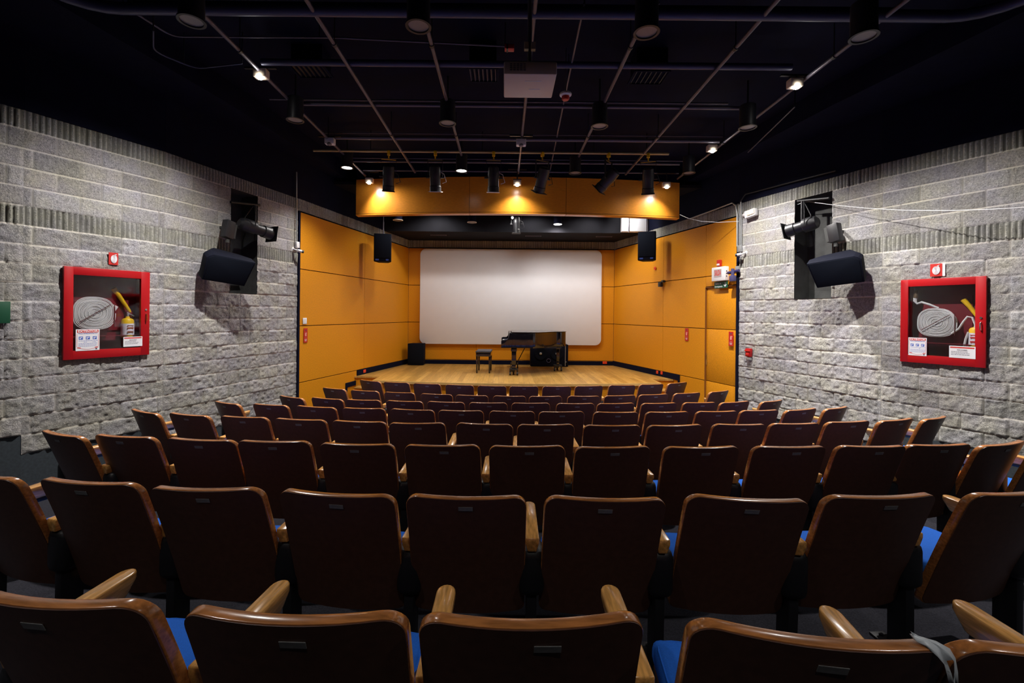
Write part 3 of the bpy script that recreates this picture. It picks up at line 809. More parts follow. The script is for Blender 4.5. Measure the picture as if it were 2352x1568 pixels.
# ------------------------------------------------------------------ hanging downlights
def can_proto(lit):
    t = empty('hanging_downlight', (0, 0, 0))
    b = MB(); b.lathe((0, 0, 0), [(0.085, 0.30), (0.098, 0.29), (0.10, 0.02), (0.112, 0.012), (0.112, 0.0), (0.09, 0.0), (0.085, 0.03)], n=28)
    b.build('housing', M['black'], t)
    b = MB(); b.cyl((0, 0, 0.012), (0, 0, 0.02), 0.088, n=28)
    ln = b.build('lens', M['glows'] if lit else M['frost'], t)
    b = MB(); b.cyl((0, 0, 0.30), (0, 0, 0.62), 0.012, n=8); b.cyl((0, 0, 0.24), (0.11, 0, 0.26), 0.01, n=8); b.build('stem', M['black'], t)
    return t
off_p = can_proto(False); on_p = can_proto(True)
CANS = [(440, 50, 3.95, 0, 'nearest row, leftmost'), (961, 62, 3.95, 0, 'nearest row, second from left'), (1485, 76, 3.95, 0, 'nearest row, second from right'), (1984, 86, 3.95, 0, 'nearest row, rightmost'),
        (678, 277, 5.95, 0, 'middle row, leftmost'), (1028, 284, 5.95, 0, 'middle row, second from left'), (1377, 291, 5.95, 0, 'middle row, second from right'), (1717, 294, 5.95, 0, 'middle row, rightmost'),
        (797, 386, 8.0, 1, 'third row, leftmost'), (1060, 393, 8.0, 1, 'third row, second from left'), (1321, 398, 8.0, 0, 'third row, second from right'), (1582, 398, 8.0, 0, 'third row, rightmost')]
uo = uf = False
for (px, py, Y, lit, lab) in CANS:
    p = at_y(px, py, Y)
    if lit: c0 = copy_tree(on_p) if uo else on_p; uo = True
    else: c0 = copy_tree(off_p) if uf else off_p; uf = True
    c0.location = p
    tag(c0, '%s black can downlight hanging from the ceiling, %s' % ('lit' if lit else 'unlit', lab), 'downlight', 'hanging can downlights')
    if lit: pass
for (px, py, Y, lit, lab) in CANS:
    if lit: 
        t = [o for o in bpy.data.objects if o.get('label', '').endswith(lab) and o.get('label', '').startswith('lit')][0]
        spot('downlight_beam', t, (0, 0, -0.005), E_CAN, R(120), 0.8, radius=0.08)
# lit copies of the can fitting, added unseen behind the viewer as fill light
for (x, y, nm) in ((-2.7, 1.9, 'left'), (3.2, 1.9, 'right'), (-2.7, -0.4, 'far left'), (3.2, -0.4, 'far right'), (0.25, -0.9, 'middle')):
    c0 = copy_tree(on_p); c0.location = (x, y, 4.56)
    tag(c0, 'unseen can downlight added as fill above and behind the viewer, %s one' % nm, 'downlight', 'hanging can downlights')
    for ch in list(c0.children):
        if ch.type == 'LIGHT': bpy.data.objects.remove(ch)
    spot('downlight_beam', c0, (0, 0, -0.005), E_FILL, R(130), 0.8, radius=0.08)

# ------------------------------------------------------------------ small LED floodlights
def flood(px, py, Y, lit, lab, e=1.0, aim=(0, -0.15, -1)):
    p = at_y(px, py, Y)
    t = empty('led_floodlight', p, 0, lab, 'floodlight', 'small square floodlights under the pipes')
    b = MB(); b.box((0, 0.02, 0.05), (0.15, 0.10, 0.10), b=0.012); b.build('housing', M['white'] if not lit else M['cream'], t)
    b = MB(); b.cyl((0, 0, 0.1), (0, 0, PZ-p.z+0.02), 0.012, n=8); b.box((0, 0.0, 0.11), (0.16, 0.02, 0.012)); b.box((0, 0, PZ-p.z+0.03), (0.36, 0.03, 0.02)); b.build('bracket', M['black'], t)
    b = MB(); b.sph((0, -0.01, -0.002), 0.038, (1, 1, 0.7), 14); b.build('lens', M['glow'] if lit else M['frost'], t)
    if lit:
        spot('floodlight_beam', t, (0, -0.012, -0.035), E_FLOOD*e, R(131), 1.0, aim, radius=0.04)
flood(598, 178, 5.2, 1, 'lit square floodlight on the leftmost pipe, nearest the viewer', 1.0, (-0.25, -0.1, -1))
flood(1828, 200, 5.25, 1, 'lit square floodlight on the rightmost pipe, nearest the viewer', 1.2, (0.25, -0.1, -1))
flood(1636, 347, 7.3, 1, 'lit square floodlight on the rightmost pipe, halfway to the stage', 1.0, (0.2, 0, -1))
flood(757, 331, 7.2, 0, 'dim small floodlight on the leftmost pipe, halfway to the stage', 1.0)
flood(1197, 334, 7.1, 0, 'small white round fitting on the middle pipe before the lighting track', 1.0)
flood(848, 420, 9.0, 1, 'lit square floodlight just before the left end of the fascia', 0.12, (0.6, 0.15, -1))
flood(1188, 425, 8.75, 1, 'lit square floodlight just before the middle of the fascia', 0.11, (0, 0.15, -1))
flood(1531, 430, 8.9, 1, 'lit square floodlight just before the right end of the fascia', 0.12, (-0.4, 0.15, -1))

# ------------------------------------------------------------------ lighting track and theatre spotlights
TY = 7.75; tz = at_y(1200, 350, TY).z
t = empty('lighting_track', (0, TY, tz), 0, 'brass coloured lighting bar across the ceiling carrying the stage spotlights', 'lighting bar')
xa_ = at_y(720, 343, TY).x; xb_ = at_y(1536, 357, TY).x
b = MB(); b.cyl((xa_, 0, 0), (xb_, 0, 0), 0.022, n=12); b.build('bar', mat('dull_brass', (0.42, 0.34, 0.17), 0.4, metal=0.5), t)
for x in (-2.3, -0.4, 1.5, 2.4):
    b = MB(); b.cyl((x, 0, 0), (x, 0, CEIL-tz), 0.008, n=6); b.build('hanger', M['black'], t)
def theatre_spot(loc, pitch, yaw, lab, L=0.46, r_=0.095, drop=0.28, gel=True, scale=1.0, cable=True, clampm='yellow', grp='theatre spotlights'):
    """loc = clamp point; body hangs below, axis points -Z rotated by pitch (towards +Y) then yaw"""
    t = empty('theatre_spotlight', loc, yaw, lab, 'spotlight', grp)
    b = MB(); b.box((0, 0, -0.01), (0.05, 0.06, 0.08), b=0.008); b.cyl((0, 0, -0.05), (0, 0, -0.12), 0.012); b.build('clamp', M[clampm], t)
    b = MB(); hw = r_+0.03
    b.box((0, 0, -0.12), (2*hw, 0.03, 0.008)); 
    for s in (-1, 1): b.box((s*hw, 0, -0.12-(drop-0.12)/2), (0.007, 0.03, drop-0.12+0.02)); b.cyl((s*(hw-0.03), 0, -drop), (s*(hw+0.03), 0, -drop), 0.014, n=10)
    b.build('yoke', M['black'], t)
    Mx = Matrix.Translation((0, 0, -drop)) @ Matrix.Rotation(pitch, 4, 'X')
    m = MB()
    m.lathe((0, 0, 0), [(r_*0.6, L*0.42), (r_*0.95, L*0.36), (r_*1.05, L*0.10), (r_, 0.0), (r_*0.96, -0.02), (r_*0.96, -L*0.3), (r_*1.03, -L*0.32), (r_*1.03, -L*0.5), (r_*0.85, -L*0.5)], n=24, M=Mx)
    m.build('barrel', M['black'], t)
    m = MB(); m.cyl(Mx @ Vector((0, 0, -L*0.47)), Mx @ Vector((0, 0, -L*0.49)), r_*0.8, n=24); m.build('front_lens', M['frost'], t)
    if gel:
        m = MB(); m.box((0, 0, 0), (r_*2.3, r_*2.3, 0.008), rot=None); 
        for v in m.bm.verts: v.co = Mx @ (v.co + Vector((0, 0, -L*0.515)))
        g = m.build('gel_frame', M['white'] if gel == 'w' else M['black'], t)
        if gel == 'w': g['label'] = 'white gel frame'
    if cable:
        m = MB(); m.tube([(0.0, 0.0, -drop+L*0.3), (r_+0.06, -0.03, -drop+0.05), (r_+0.10, -0.02, -drop-0.08), (r_+0.03, 0.0, -drop-0.10)], 0.006, n=6)
        m.build('power_cord', M['white'] if gel == 'w' else M['black'], t)
    return t
SP = [(893, 347, 0.30, 0.25, 'first spotlight from the left on the lighting bar, tilted and dark', True),
      (1000, 349, 0.25, 0.0, 'second spotlight from the left on the bar, with looped white cord', 'w'),
      (1134, 352, 0.22, 0.05, 'third spotlight from the left on the bar, white frame at its mouth', 'w'),
      (1246, 353, 0.5, 0.45, 'fourth spotlight from the left on the bar, leaning to the left', True),
      (1398, 355, 0.85, 0.9, 'fifth spotlight on the bar, strongly tilted to the lower left', True),
      (1489, 356, 0.35, -0.3, 'rightmost spotlight on the lighting bar, with thin cord', True)]
for (px, py, pi_, ya, lab, gl) in SP:
    p = at_y(px, py, TY); theatre_spot((p.x, TY, tz-0.02), pi_, ya, lab, gel=gl, drop=0.42)

# ------------------------------------------------------------------ projector
pj = at_y(1218, 172, 3.78); pz = pj.z
t = empty('ceiling_projector', (pj.x, 3.78, pz), 0, 'white projector seen from below, hung on a pole from the ceiling', 'projector')
b = MB(); b.box((0, 0.2, 0.055), (0.44, 0.42, 0.11), b=0.012); b.build('body', M['cream'], t)
b = MB()
for k in range(5):
    for j in range(4): b.box((-0.16+0.028*k, -0.011, 0.035+0.016*j), (0.02, 0.004, 0.006))
b.build('rear_ports', M['ink'], t)
b = MB(); b.box((0.03, 0.10, -0.001), (0.14, 0.006, 0.002)); b.box((0.05, 0.24, -0.001), (0.10, 0.006, 0.002)); b.build('vent_slot', M['white'], t)
b = MB(); b.cyl((0.12, 0.44, 0.06), (0.12, 0.40, 0.06), 0.04); b.build('lens', M['black'], t)
b = MB(); b.cyl((0.0, 0.15, 0.11), (0.0, 0.15, CEIL-pz), 0.02, n=12); b.box((0, 0.15, 0.125), (0.16, 0.16, 0.02), b=0.004); b.build('pole', M['pipe'], t)
b = MB(); b.box((-0.03, 0.11, 0.30), (0.035, 0.04, 0.06)); b.box((0.03, 0.11, 0.30), (0.035, 0.04, 0.06)); b.build('pole_clamp', M['cream'], t)
# red box on conduit, smoke detector
p = at_y(1170, 110, zline(108, 4.86))
t = empty('junction_box', p, 0, 'small red junction box on the ceiling left of the projector pole', 'junction box')
b = MB(); b.box((0, 0, 0), (0.10, 0.07, 0.05), b=0.006); b.build('box_body', M['redsign'], t)
b = MB(); b.box((-0.022, 0, -0.002), (0.018, 0.074, 0.054)); b.build('strap', M['black'], t)
p = at_y(1299, 222, 5.3)
t = empty('smoke_detector', p, 0, 'red and white smoke detector on the ceiling right of the projector', 'smoke detector')
b = MB(); b.lathe((0, 0, 0), [(0.065, 0.04), (0.07, 0.03), (0.068, 0.015), (0.04, 0.0)], n=24); b.build('detector_base', M['white'], t)
b = MB(); b.lathe((0, 0, 0), [(0.045, 0.005), (0.045, -0.025), (0.035, -0.04), (0.01, -0.042)], n=20); b.build('sensor_dome', M['redsign'], t)
b = MB(); b.cyl((0, 0, 0.03), (0, 0, 0.6), 0.008, n=8); b.build('stem', M['pipe'], t)
# ventilation grilles
def vent(px, py, Y, lab, wd=0.4, m='black'):
    p = at_y(px, py, Y); t = empty('ceiling_vent', (p.x, p.y, p.z), 0, lab, 'air vent')
    b = MB()
    for s in (-1, 1): b.box((s*wd/2, 0, 0), (0.02, 0.3, 0.02)); b.box((0, s*0.15, 0), (wd, 0.02, 0.02))
    b.build('frame', M['blackm'], t)
    b = MB()
    for k in range(7): b.box((-wd/2+wd*(k+0.5)/7, 0, 0.005), (0.008, 0.28, 0.02), rot=('Y', 0.5))
    b.build('slat', M[m], t)
    b = MB(); b.box((0, 0, 0.02+(CEIL-p.z)/2), (wd*0.9, 0.27, CEIL-p.z)); b.build('duct', M['blackm'], t)
vent(715, 163, 5.4, 'dark ceiling vent beside the lit left floodlight'); vent(1110, 172, 5.3, 'ceiling vent with pale slats left of the projector', 0.34, 'pipe'); vent(1490, 178, 5.4, 'dark ceiling vent right of the projector')

# ------------------------------------------------------------------ stage ceiling fittings
def stage_can(px, py, Y, lit, lab, e=1.0, aim=(0, 0.1, -1), size=140):
    p = at_y(px, py, Y)
    t = empty('recessed_downlight', p, 0, lab, 'downlight', 'stage ceiling downlights')
    b = MB(); b.lathe((0, 0, 0), [(0.10, 0.0), (0.115, 0.0), (0.115, 0.008), (0.10, 0.01)], n=24); b.build('trim_ring', M['black'] if lit else M['cream'], t)
    b = MB(); b.lathe((0, 0, 0), [(0.098, 0.011), (0.098, 0.20), (0.05, 0.21)], n=24); b.build('housing', M['blackm'], t)
    b = MB(); b.cyl((0, 0, -0.005), (0, 0, 0.003), 0.096, n=24); b.build('lens', M['glows'] if lit else M['frost'], t)
    b = MB(); b.cyl((0, 0, 0.2), (0, 0, 4.7-p.z), 0.015, n=8); b.build('stem', M['black'], t)
    if lit: spot('downlight_beam', t, (0, 0, -0.01), E_STAGE*e, R(size), 0.7, aim, radius=0.09)
stage_can(1281, 515, 11.25, 1, 'lit downlight over the stage, right of the middle, glowing on the soffit', 0.8, size=176)
stage_can(1084, 511, 10.9, 0, 'unlit pale downlight over the stage left of the middle')
stage_can(914, 506, 10.4, 0, 'small pale downlight behind the left end of the fascia')
# downlights right behind the fascia, hidden from the seats by it, that light the stage
for (x, y, e) in ((-1.9, 9.9, 0.55), (0.2, 9.9, 0.4), (2.5, 9.9, 0.65), (-1.7, 10.95, 0.65), (0.7, 10.95, 0.6), (2.1, 10.95, 0.55)):
    t = empty('recessed_downlight', (x, y, 4.50 if y < 10 else 4.58), 0, 'lit downlight behind the orange fascia, %s, %s' % ('over the stage front' if y < 10 else 'over the piano', 'left' if x < -1 else 'middle' if x < 1 else 'right'), 'downlight', 'stage ceiling downlights')
    b = MB(); b.lathe((0, 0, 0), [(0.10, 0.0), (0.115, 0.0), (0.115, 0.02), (0.10, 0.11), (0.05, 0.115)], n=24); b.cyl((0, 0, 0.11), (0, 0, 0.2), 0.015, n=8); b.build('trim_ring', M['black'], t)
    b = MB(); b.cyl((0, 0, -0.005), (0, 0, 0.003), 0.096, n=24); b.build('lens', M['glows'], t)
    spot('downlight_beam', t, (0, 0, -0.01), E_STAGE*e, R(150), 0.6, (0, 0.25, -1), radius=0.09)
# stage spot in the middle, with a lit star lamp over it
p = at_y(1186, 503, 10.9)
theatre_spot((p.x, 10.9, 4.62), 0.0, 0.0, 'black spotlight hanging over the middle of the stage, seen below the fascia', L=0.42, r_=0.09, drop=0.42, gel=True, clampm='black', grp='stage ceiling spotlights')
p = at_y(1177, 500, 10.7)
t = empty('led_floodlight', p, 0, 'tiny lit floodlight beside the spotlight below the fascia middle', 'floodlight')
b = MB(); b.box((0, 0.03, 0.03), (0.08, 0.06, 0.06), b=0.008); b.build('housing', M['black'], t)
b = MB(); b.sph((0, -0.005, 0.0), 0.025, (1, 1, 1), 12); b.build('lens', M['glow'], t)
b = MB(); b.cyl((0, 0.03, 0.05), (0, 0.03, 4.7-p.z), 0.008, n=8); b.build('stem', M['black'], t)
spot('floodlight_beam', t, (0, -0.03, -0.01), 12, R(150), 0.5, (0, 0.6, -1), radius=0.03)
# lit white duct board at the right
u = at_y(1452, 516, 11.2)
t = empty('white_duct', (u.x, 11.2, u.z), 0, 'white duct box lit brightly over the stage right behind the loudspeaker', 'duct')
b = MB(); b.box((0.06, 0.1, 0.10), (0.60, 0.18, 0.52), b=0.01); b.build('duct_box', M['duct'], t)
b = MB(); b.cyl((-0.09, -0.02, -0.2), (-0.09, -0.02, 0.35), 0.012, n=8); b.build('rod', M['pipe'], t)
t2 = empty('led_floodlight', (u.x-0.35, 10.75, u.z+0.22), 0, 'lit floodlight behind the fascia shining on the white duct', 'floodlight')
b = MB(); b.box((0, 0, 0.04), (0.12, 0.10, 0.08), b=0.01); b.box((0, 0, 0.12), (0.02, 0.02, 0.12)); b.build('housing', M['black'], t2)
b = MB(); b.box((0, 0.02, -0.002), (0.09, 0.06, 0.006)); b.build('lens', M['glow'], t2)
spot('floodlight_beam', t2, (0, 0.03, -0.02), 55, R(120), 0.6, (0.6, 0.8, -0.5), radius=0.04)
# air slots in the soffit
for (px, lab) in ((1228, 'right of the spotlight'), (1398, 'towards the right'), (1000, 'towards the left')):
    p = at_y(px, 541, 11.47)
    t = empty('air_slot', (p.x, 12.0, 4.115), 0, 'thin grey air slot in the soffit above the screen, '+lab, 'air vent')
    b = MB(); b.box((0, 0, -0.004), (0.42, 0.10, 0.012), b=0.002); b.build('slot_frame', M['pipe'], t)
    b = MB(); b.box((0, 0, -0.011), (0.38, 0.06, 0.004)); b.build('slot_opening', M['ink'], t)

# ------------------------------------------------------------------ loudspeakers over the stage
def stage_speaker(px0, px1, py0, py1, Y, rz, lab, mir=1):
    a = at_y(px0, py0, Y); c = at_y(px1, py1, Y); wd = c.x-a.x; h = a.z-c.z
    t = empty('hanging_loudspeaker', ((a.x+c.x)/2, Y, c.z), rz, lab, 'loudspeaker', 'loudspeakers hung over the stage')
    b = MB(); b.prism([(-wd/2, 0), (wd/2, 0), (wd/2, 0.12), (wd*0.3, 0.36), (-wd*0.3, 0.36), (-wd/2, 0.12)], 'Z', 0, h, b=0.008); b.build('cabinet', M['blackp'], t)
    b = MB(); b.box((0, -0.006, h*0.55), (wd*0.93, 0.014, h*0.86), b=0.006); b.build('grille', M['grille'], t)
    b = MB(); b.box((-wd*0.30, -0.008, h*0.055), (wd*0.2, 0.01, 0.035)); b.box((wd*0.28, -0.008, h*0.055), (wd*0.16, 0.01, 0.035)); b.build('badge', M['led'] if False else mat('blue_badge', (0.05, 0.09, 0.35), 0.3), t)
    b = MB(); b.cyl((0, 0.2, h), (0, 0.2, h+0.3), 0.016, n=10); b.box((0, 0.2, h+0.01), (0.2, 0.06, 0.02)); b.cyl((0, 0.2, h+0.3), (0, 0.2, 4.69-c.z), 0.010, n=8); b.build('hanging_bracket', M['pipe'], t)
stage_speaker(859.5, 897.5, 536, 600, 10.3, R(10), 'black loudspeaker hanging over the left side of the stage')
stage_speaker(1466, 1505, 531, 597, 10.3, R(-22), 'black loudspeaker hanging over the right side of the stage')

# ------------------------------------------------------------------ floor loudspeakers on the stage
a = at_y(1219, 793, 12.45); c = at_y(1305, 836, 12.45)
wd = c.x-a.x; h = 0.60
t = empty('subwoofer', ((a.x+c.x)/2, 12.45, SH), 0, 'wide black double loudspeaker standing behind the grand piano', 'loudspeaker')
b = MB(); b.box((0, 0.18, h/2+0.01), (wd, 0.34, h), b=0.012); b.build('cabinet', M['blackp'], t)
for x in (-0.24, 0.2):
    b = MB(); Mx = Matrix.Rotation(PI/2, 4, 'X')
    b.lathe((x, 0.008, h*0.6), [(0.17, 0.0), (0.17, 0.014), (0.15, 0.016), (0.06, 0.0), (0.045, 0.012), (0.01, 0.02)], n=28, M=Mx); d = b.build('driver', M['grille'], t)
    b = MB(); b.sph((x, -0.004, h*0.6), 0.035, (1, 0.4, 1), 14); b.build('dust_cap', M['steel'], d)
b = MB(); b.lathe((-0.02, 0.008, 0.17), [(0.06, 0), (0.06, 0.012), (0.045, 0.014), (0.04, 0.0)], n=20, M=Matrix.Rotation(PI/2, 4, 'X')); b.build('port', M['ink'], t)
b = MB(); b.box((wd/2-0.08, 0.0, h/2), (0.012, 0.02, h*0.9)); b.sph((wd/2-0.06, -0.01, 0.14), 0.012); b.build('side_handle', M['steel'], t)
a = at_y(938, 785, 12.5); c = at_y(974, 830, 12.5)
t = empty('stage_monitor', ((a.x+c.x)/2-0.02, 12.5, SH), 0, 'black loudspeaker in the left corner below the screen', 'loudspeaker')
b = MB(); b.prism([(-0.22, 0), (0.22, 0), (0.22, 0.3), (-0.12, 0.3)], 'Z', 0.012, 0.60, b=0.01); b.build('cabinet', M['blackp'], t)
b = MB(); b.box((0, -0.004, 0.31), (0.40, 0.012, 0.52), b=0.004); b.build('grille', M['grille'], t)

# ------------------------------------------------------------------ grand piano
def piano():
    p0 = at_y(1151, 799, 10.62); x0 = p0.x
    t = empty('grand_piano', (x0, 10.62, SH), 0, 'black grand piano with closed lid on the stage, keyboard to the left', 'piano')
    L = 1.62; Wd = 1.42; zb, zt = 0.645, 1.015
    # plan outline (x along length, y depth); near side curves towards the far side at the tail
    def outline(ins=0.0, x_start=0.25):
        pts = [(x_start, Wd-ins), (x_start, ins)]
        pts += [(0.62, ins), (0.74, 0.01+ins)]
        for k in range(1, 13):
            f = k/12; s = f*f*(3-2*f)
            pts.append((0.74+(1.42-0.74)*f, 0.02+ins+0.62*s))
        for k in range(1, 9):
            a = -PI/2+ (PI/2)*k/8; pts.append((1.42+(L-1.42-ins)*math.cos(a), 0.84+ins+0.20*math.sin(a)))
        pts += [(L-ins, Wd-0.15)]
        for k in range(1, 6): a = (PI/2)*k/5; pts.append((L-ins-0.15+0.15*math.cos(a), Wd-ins-0.15+0.15*math.sin(a)))
        return pts
    b = MB(); b.prism(outline(), 'Z', zb, zt-0.02, b=0.004); b.build('case', M['pianob'], t, angle=40)
    o2 = [(x+(0.012 if x > 0.5 else 0), y-(0.012 if y < 0.9 else -0.012)) for x, y in outline()]
    b = MB(); b.prism(o2, 'Z', zt-0.015, zt, b=0.003); b.build('lid', M['pianob'], t, angle=40)
    # keyboard arms and bed
    for y0 in (0.0, Wd-0.05):
        prof = [(0.0, zb), (0.26, zb), (0.26, zt-0.03), (0.19, zt-0.02), (0.175, zt-0.10), (0.165, 0.87), (0.13, 0.835), (0.03, 0.83), (0.0, 0.81)]
        b = MB(); b.prism(prof, 'Y', y0, y0+0.05, b=0.004); b.build('keyboard_cheek', M['pianob'], t)
    b = MB(); b.box((0.14, Wd/2, zb+0.045), (0.26, Wd-0.1, 0.09)); b.box((0.015, Wd/2, zb+0.07), (0.03, Wd-0.1, 0.06), b=0.004); b.build('key_bed', M['pianob'], t)
    kb = MB()
    for k in range(52):
        y = 0.12+(Wd-0.24)*k/52; kb.box((0.10, y+0.011, 0.765), (0.14, 0.0205, 0.03))
    kb.build('white_keys', M['white'], t)
    kb = MB()
    for k in range(51):
        if k % 7 in (0, 1, 3, 4, 5): kb.box((0.125, 0.12+(Wd-0.24)*(k+1)/52, 0.785), (0.09, 0.011, 0.02))
    kb.build('black_keys', M['ink'], t)
    b = MB(); b.box((0.2, Wd/2, 0.90), (0.03, Wd-0.12, 0.2), b=0.005, rot=('Y', 0.15)); b.build('fallboard', M['pianob'], t)
    def leg(x, y, wide, nm='leg'):
        m = MB()
        m.box((x, y, 0.60), (wide*1.25, 0.14, 0.08), b=0.008); m.box((x, y, 0.40), (wide, 0.10, 0.36), b=0.008, rot=None, taper=(0.85, 0.85)); m.box((x, y, 0.20), (wide*0.8, 0.09, 0.10), b=0.006)
        lg = m.build('leg', M['pianob'], t)
        m = MB()
        m.box((x, y, 0.14), (0.20, 0.20, 0.035), b=0.005)
        m.box((x-0.02, y, 0.105), (0.09, 0.09, 0.04))
        for sx, sy in ((-0.085, -0.06), (0.085, -0.06), (0.0, 0.1)):
            m.box((x+sx, y+sy, 0.10), (0.03, 0.03, 0.07)); m.cyl((x+sx-0.018, y+sy, 0.04), (x+sx+0.018, y+sy, 0.04), 0.038, n=14)
        m.build('caster', M['black'], lg)
    leg(0.30, 0.10, 0.11); leg(0.34, Wd-0.14, 0.11); leg(1.44, Wd-0.45, 0.08)
    b = MB(); b.cyl((0.62, 0.7, 0.66), (0.36, 0.66, 0.16), 0.008, n=8); b.cyl((0.62, 0.78, 0.66), (0.36, 0.74, 0.16), 0.008, n=8); b.box((0.33, 0.70, 0.40), (0.05, 0.18, 0.5), b=0.006); b.box((0.30, 0.70, 0.14), (0.12, 0.24, 0.04), b=0.004); b.build('pedal_lyre', M['pianob'], t)
    b = MB()
    for dy in (-0.06, 0, 0.06): b.box((0.2, 0.70+dy, 0.13), (0.12, 0.022, 0.008), b=0.003)
    b.build('pedal', mat('brass', (0.6, 0.42, 0.12), 0.3, metal=1.0), t)
    b = MB(); b.box((1.15, 0.35, zb-0.012), (0.6, 0.06, 0.02)); b.box((0.8, 0.7, zb-0.012), (0.06, 1.2, 0.02)); b.build('underside_beam', M['black'], t)
piano()
# bench
f0 = at_z(1096, 857, SH); f1 = at_z(1124, 857, SH)
bx = (f0.x+f1.x)/2-0.005; bw = f1.x-f0.x+0.06
t = empty('piano_bench', (bx, f0.y+0.0, SH), R(-2), 'black piano bench with padded top standing left of the piano', 'bench')
b = MB(); b.box((0, 0.30, 0.515), (bw+0.02, 0.66, 0.05), b=0.02, seg=3); b.build('seat_cushion', M['bench'], t)
b = MB(); b.box((0, 0.30, 0.45), (bw, 0.62, 0.09), b=0.004); b.build('apron', M['pianob'], t)
for sx in (-1, 1):
    for y in (0.02, 0.58):
        b = MB(); b.box((sx*(bw/2-0.025), y, 0.225), (0.045, 0.045, 0.45), b=0.003, taper=(0.75, 0.75)); b.build('leg', M['pianob'], t)

# ------------------------------------------------------------------ things in and on the stone walls
def wall_fit(W, px, py, off, name, lab, cat, grp=None):
    u_, z_ = W.hit(px, py, off); return empty(name, W.w(u_, z_, off), W.a, lab, cat, grp), u_, z_
# fire hose cabinets
def fire_cabinet(W, C, side, right):
    u0, u1, z0, z1 = C; wd = u1-u0; h = z1-z0; fr = 0.125*wd*0.9; dep = 0.22
    t = empty('fire_cabinet', W.w(u0, z0, 0.0), W.a, 'red glazed fire hose cabinet set in the %s stone wall' % side, 'fire cabinet', 'fire hose cabinets')
    b = MB(); b.box((wd/2, dep-0.05-0.004, h/2), (wd-0.09, 0.008, h-0.09))
    for x in (0.045, wd-0.045): b.box((x, 0.06, h/2), (0.012, dep-0.02, h-0.09))
    for z in (0.045, h-0.045): b.box((wd/2, 0.06, z), (wd-0.09, dep-0.02, 0.012))
    b.build('inner_box', M['redin'], t)
    # door frame with open middle
    b = MB(); y = -0.035; th = 0.035
    gl, gr_ = (0.105*wd, 0.075*wd) if right else (0.115*wd, 0.075*wd); gl, gr_ = (0.10*wd, 0.115*wd)
    gb, gt = 0.095*h, 0.085*h
    b.box((gl/2, y, h/2), (gl, th, h), b=0.004); b.box((wd-gr_/2, y, h/2), (gr_, th, h), b=0.004)
    b.box(((gl+wd-gr_)/2, y, gb/2), (wd-gl-gr_+0.004, th, gb), b=0.002); b.box(((gl+wd-gr_)/2, y, h-gt/2), (wd-gl-gr_+0.004, th, gt), b=0.002)
    door = b.build('door', M['red'], t)
    b = MB(); b.box((wd/2, 0.0, h/2), (wd-0.04, 0.035, h-0.04)); 
    b.bm.free(); b = MB()
    for (cx, cz, sx, sz) in ((0.022, h/2, 0.03, h-0.01), (wd-0.022, h/2, 0.03, h-0.01), (wd/2, 0.022, wd-0.01, 0.03), (wd/2, h-0.022, wd-0.01, 0.03)): b.box((cx, 0.0, cz), (sx, 0.05, sz))
    b.build('cabinet_rim', M['red'], t)
    b = MB(); b.box(((gl+wd-gr_)/2, -0.03, (gb+h-gt)/2), (wd-gl-gr_+0.02, 0.003, h-gb-gt+0.02)); b.build('glass_pane', M['glass'], door, smooth=False)
    hx = wd-gr_*0.45; hz = h*0.45
    b = MB(); b.tube([(hx, -0.052, hz-0.05), (hx, -0.075, hz-0.04), (hx, -0.078, hz), (hx, -0.075, hz+0.04), (hx, -0.052, hz+0.05)], 0.006, n=8); b.build('handle', M['chrome'], door)
    b = MB(); b.cyl((hx, -0.052, hz+0.10), (hx, -0.06, hz+0.10), 0.012, n=16); b.build('lock', M['chrome'], door)
    # instruction sticker EXTINTOR
    sx0, sx1 = (0.125*wd, 0.385*wd) if not right else (0.11*wd, 0.34*wd); sz0, sz1 = (0.09*h, 0.325*h) if not right else (0.085*h, 0.30*h)
    cx = (sx0+sx1)/2; cz = (sz0+sz1)/2; ww = sx1-sx0; hh = sz1-sz0; yy = -0.0545
    b = MB(); b.box((cx, yy, cz), (ww, 0.002, hh)); st = b.build('instruction_sticker', M['paper'], door); 
    yf = yy-0.0015
    b = MB(); b.box((cx, yf, sz1-hh*0.10), (ww*0.90, 0.0008, hh*0.13)); b.build('sticker_header', M['redi'], st)
    text('EXTINTOR', hh*0.135, M['paper'], 'lettering', st, (cx, yf-0.0006, sz1-hh*0.10), bold=0.0008, ext=0.0004, sx=ww*0.86/(hh*0.135*5.0))
    text('MULTIPROPOSITO', hh*0.07, M['bluei'], 'lettering', st, (cx, yf-0.0004, sz1-hh*0.205), ext=0.0004, sx=ww*0.86/(hh*0.07*9.0))
    b = MB(); hw = ww*0.45
    b.box((cx-hw, yf, cz-hh*0.02), (ww*0.014, 0.0006, hh*0.62)); b.box((cx+hw, yf, cz-hh*0.02), (ww*0.014, 0.0006, hh*0.62))
    for s in (-1, 1):
        b.box((cx+s*hw*0.5, yf, sz0+hh*0.09), (hw*1.06, 0.0006, hh*0.014), rot=('Y', s*-0.22))
        b.box((cx+s*hw*0.8, yf, sz0+hh*0.15), (hw*0.3, 0.0006, hh*0.03), rot=('Y', s*-0.2))
    b.build('sticker_border', M['redi'], st)
    b = MB()
    for k in (-1, 0, 1): b.box((cx+k*ww*0.29, yf, cz+hh*0.09), (ww*0.17, 0.0006, hh*0.14))
    b.build('sticker_symbol', M['bluei'], st)
    b = MB()
    for k in (-1, 0, 1):
        b.box((cx+k*ww*0.29-ww*0.03, yf-0.0006, cz+hh*0.085), (ww*0.045, 0.0006, hh*0.08)); b.sph((cx+k*ww*0.29+ww*0.03, yf-0.0004, cz+hh*0.11), ww*0.025, (1, 0.05, 1), 10)
    b.build('sticker_symbol_cutout', M['paper'], st)
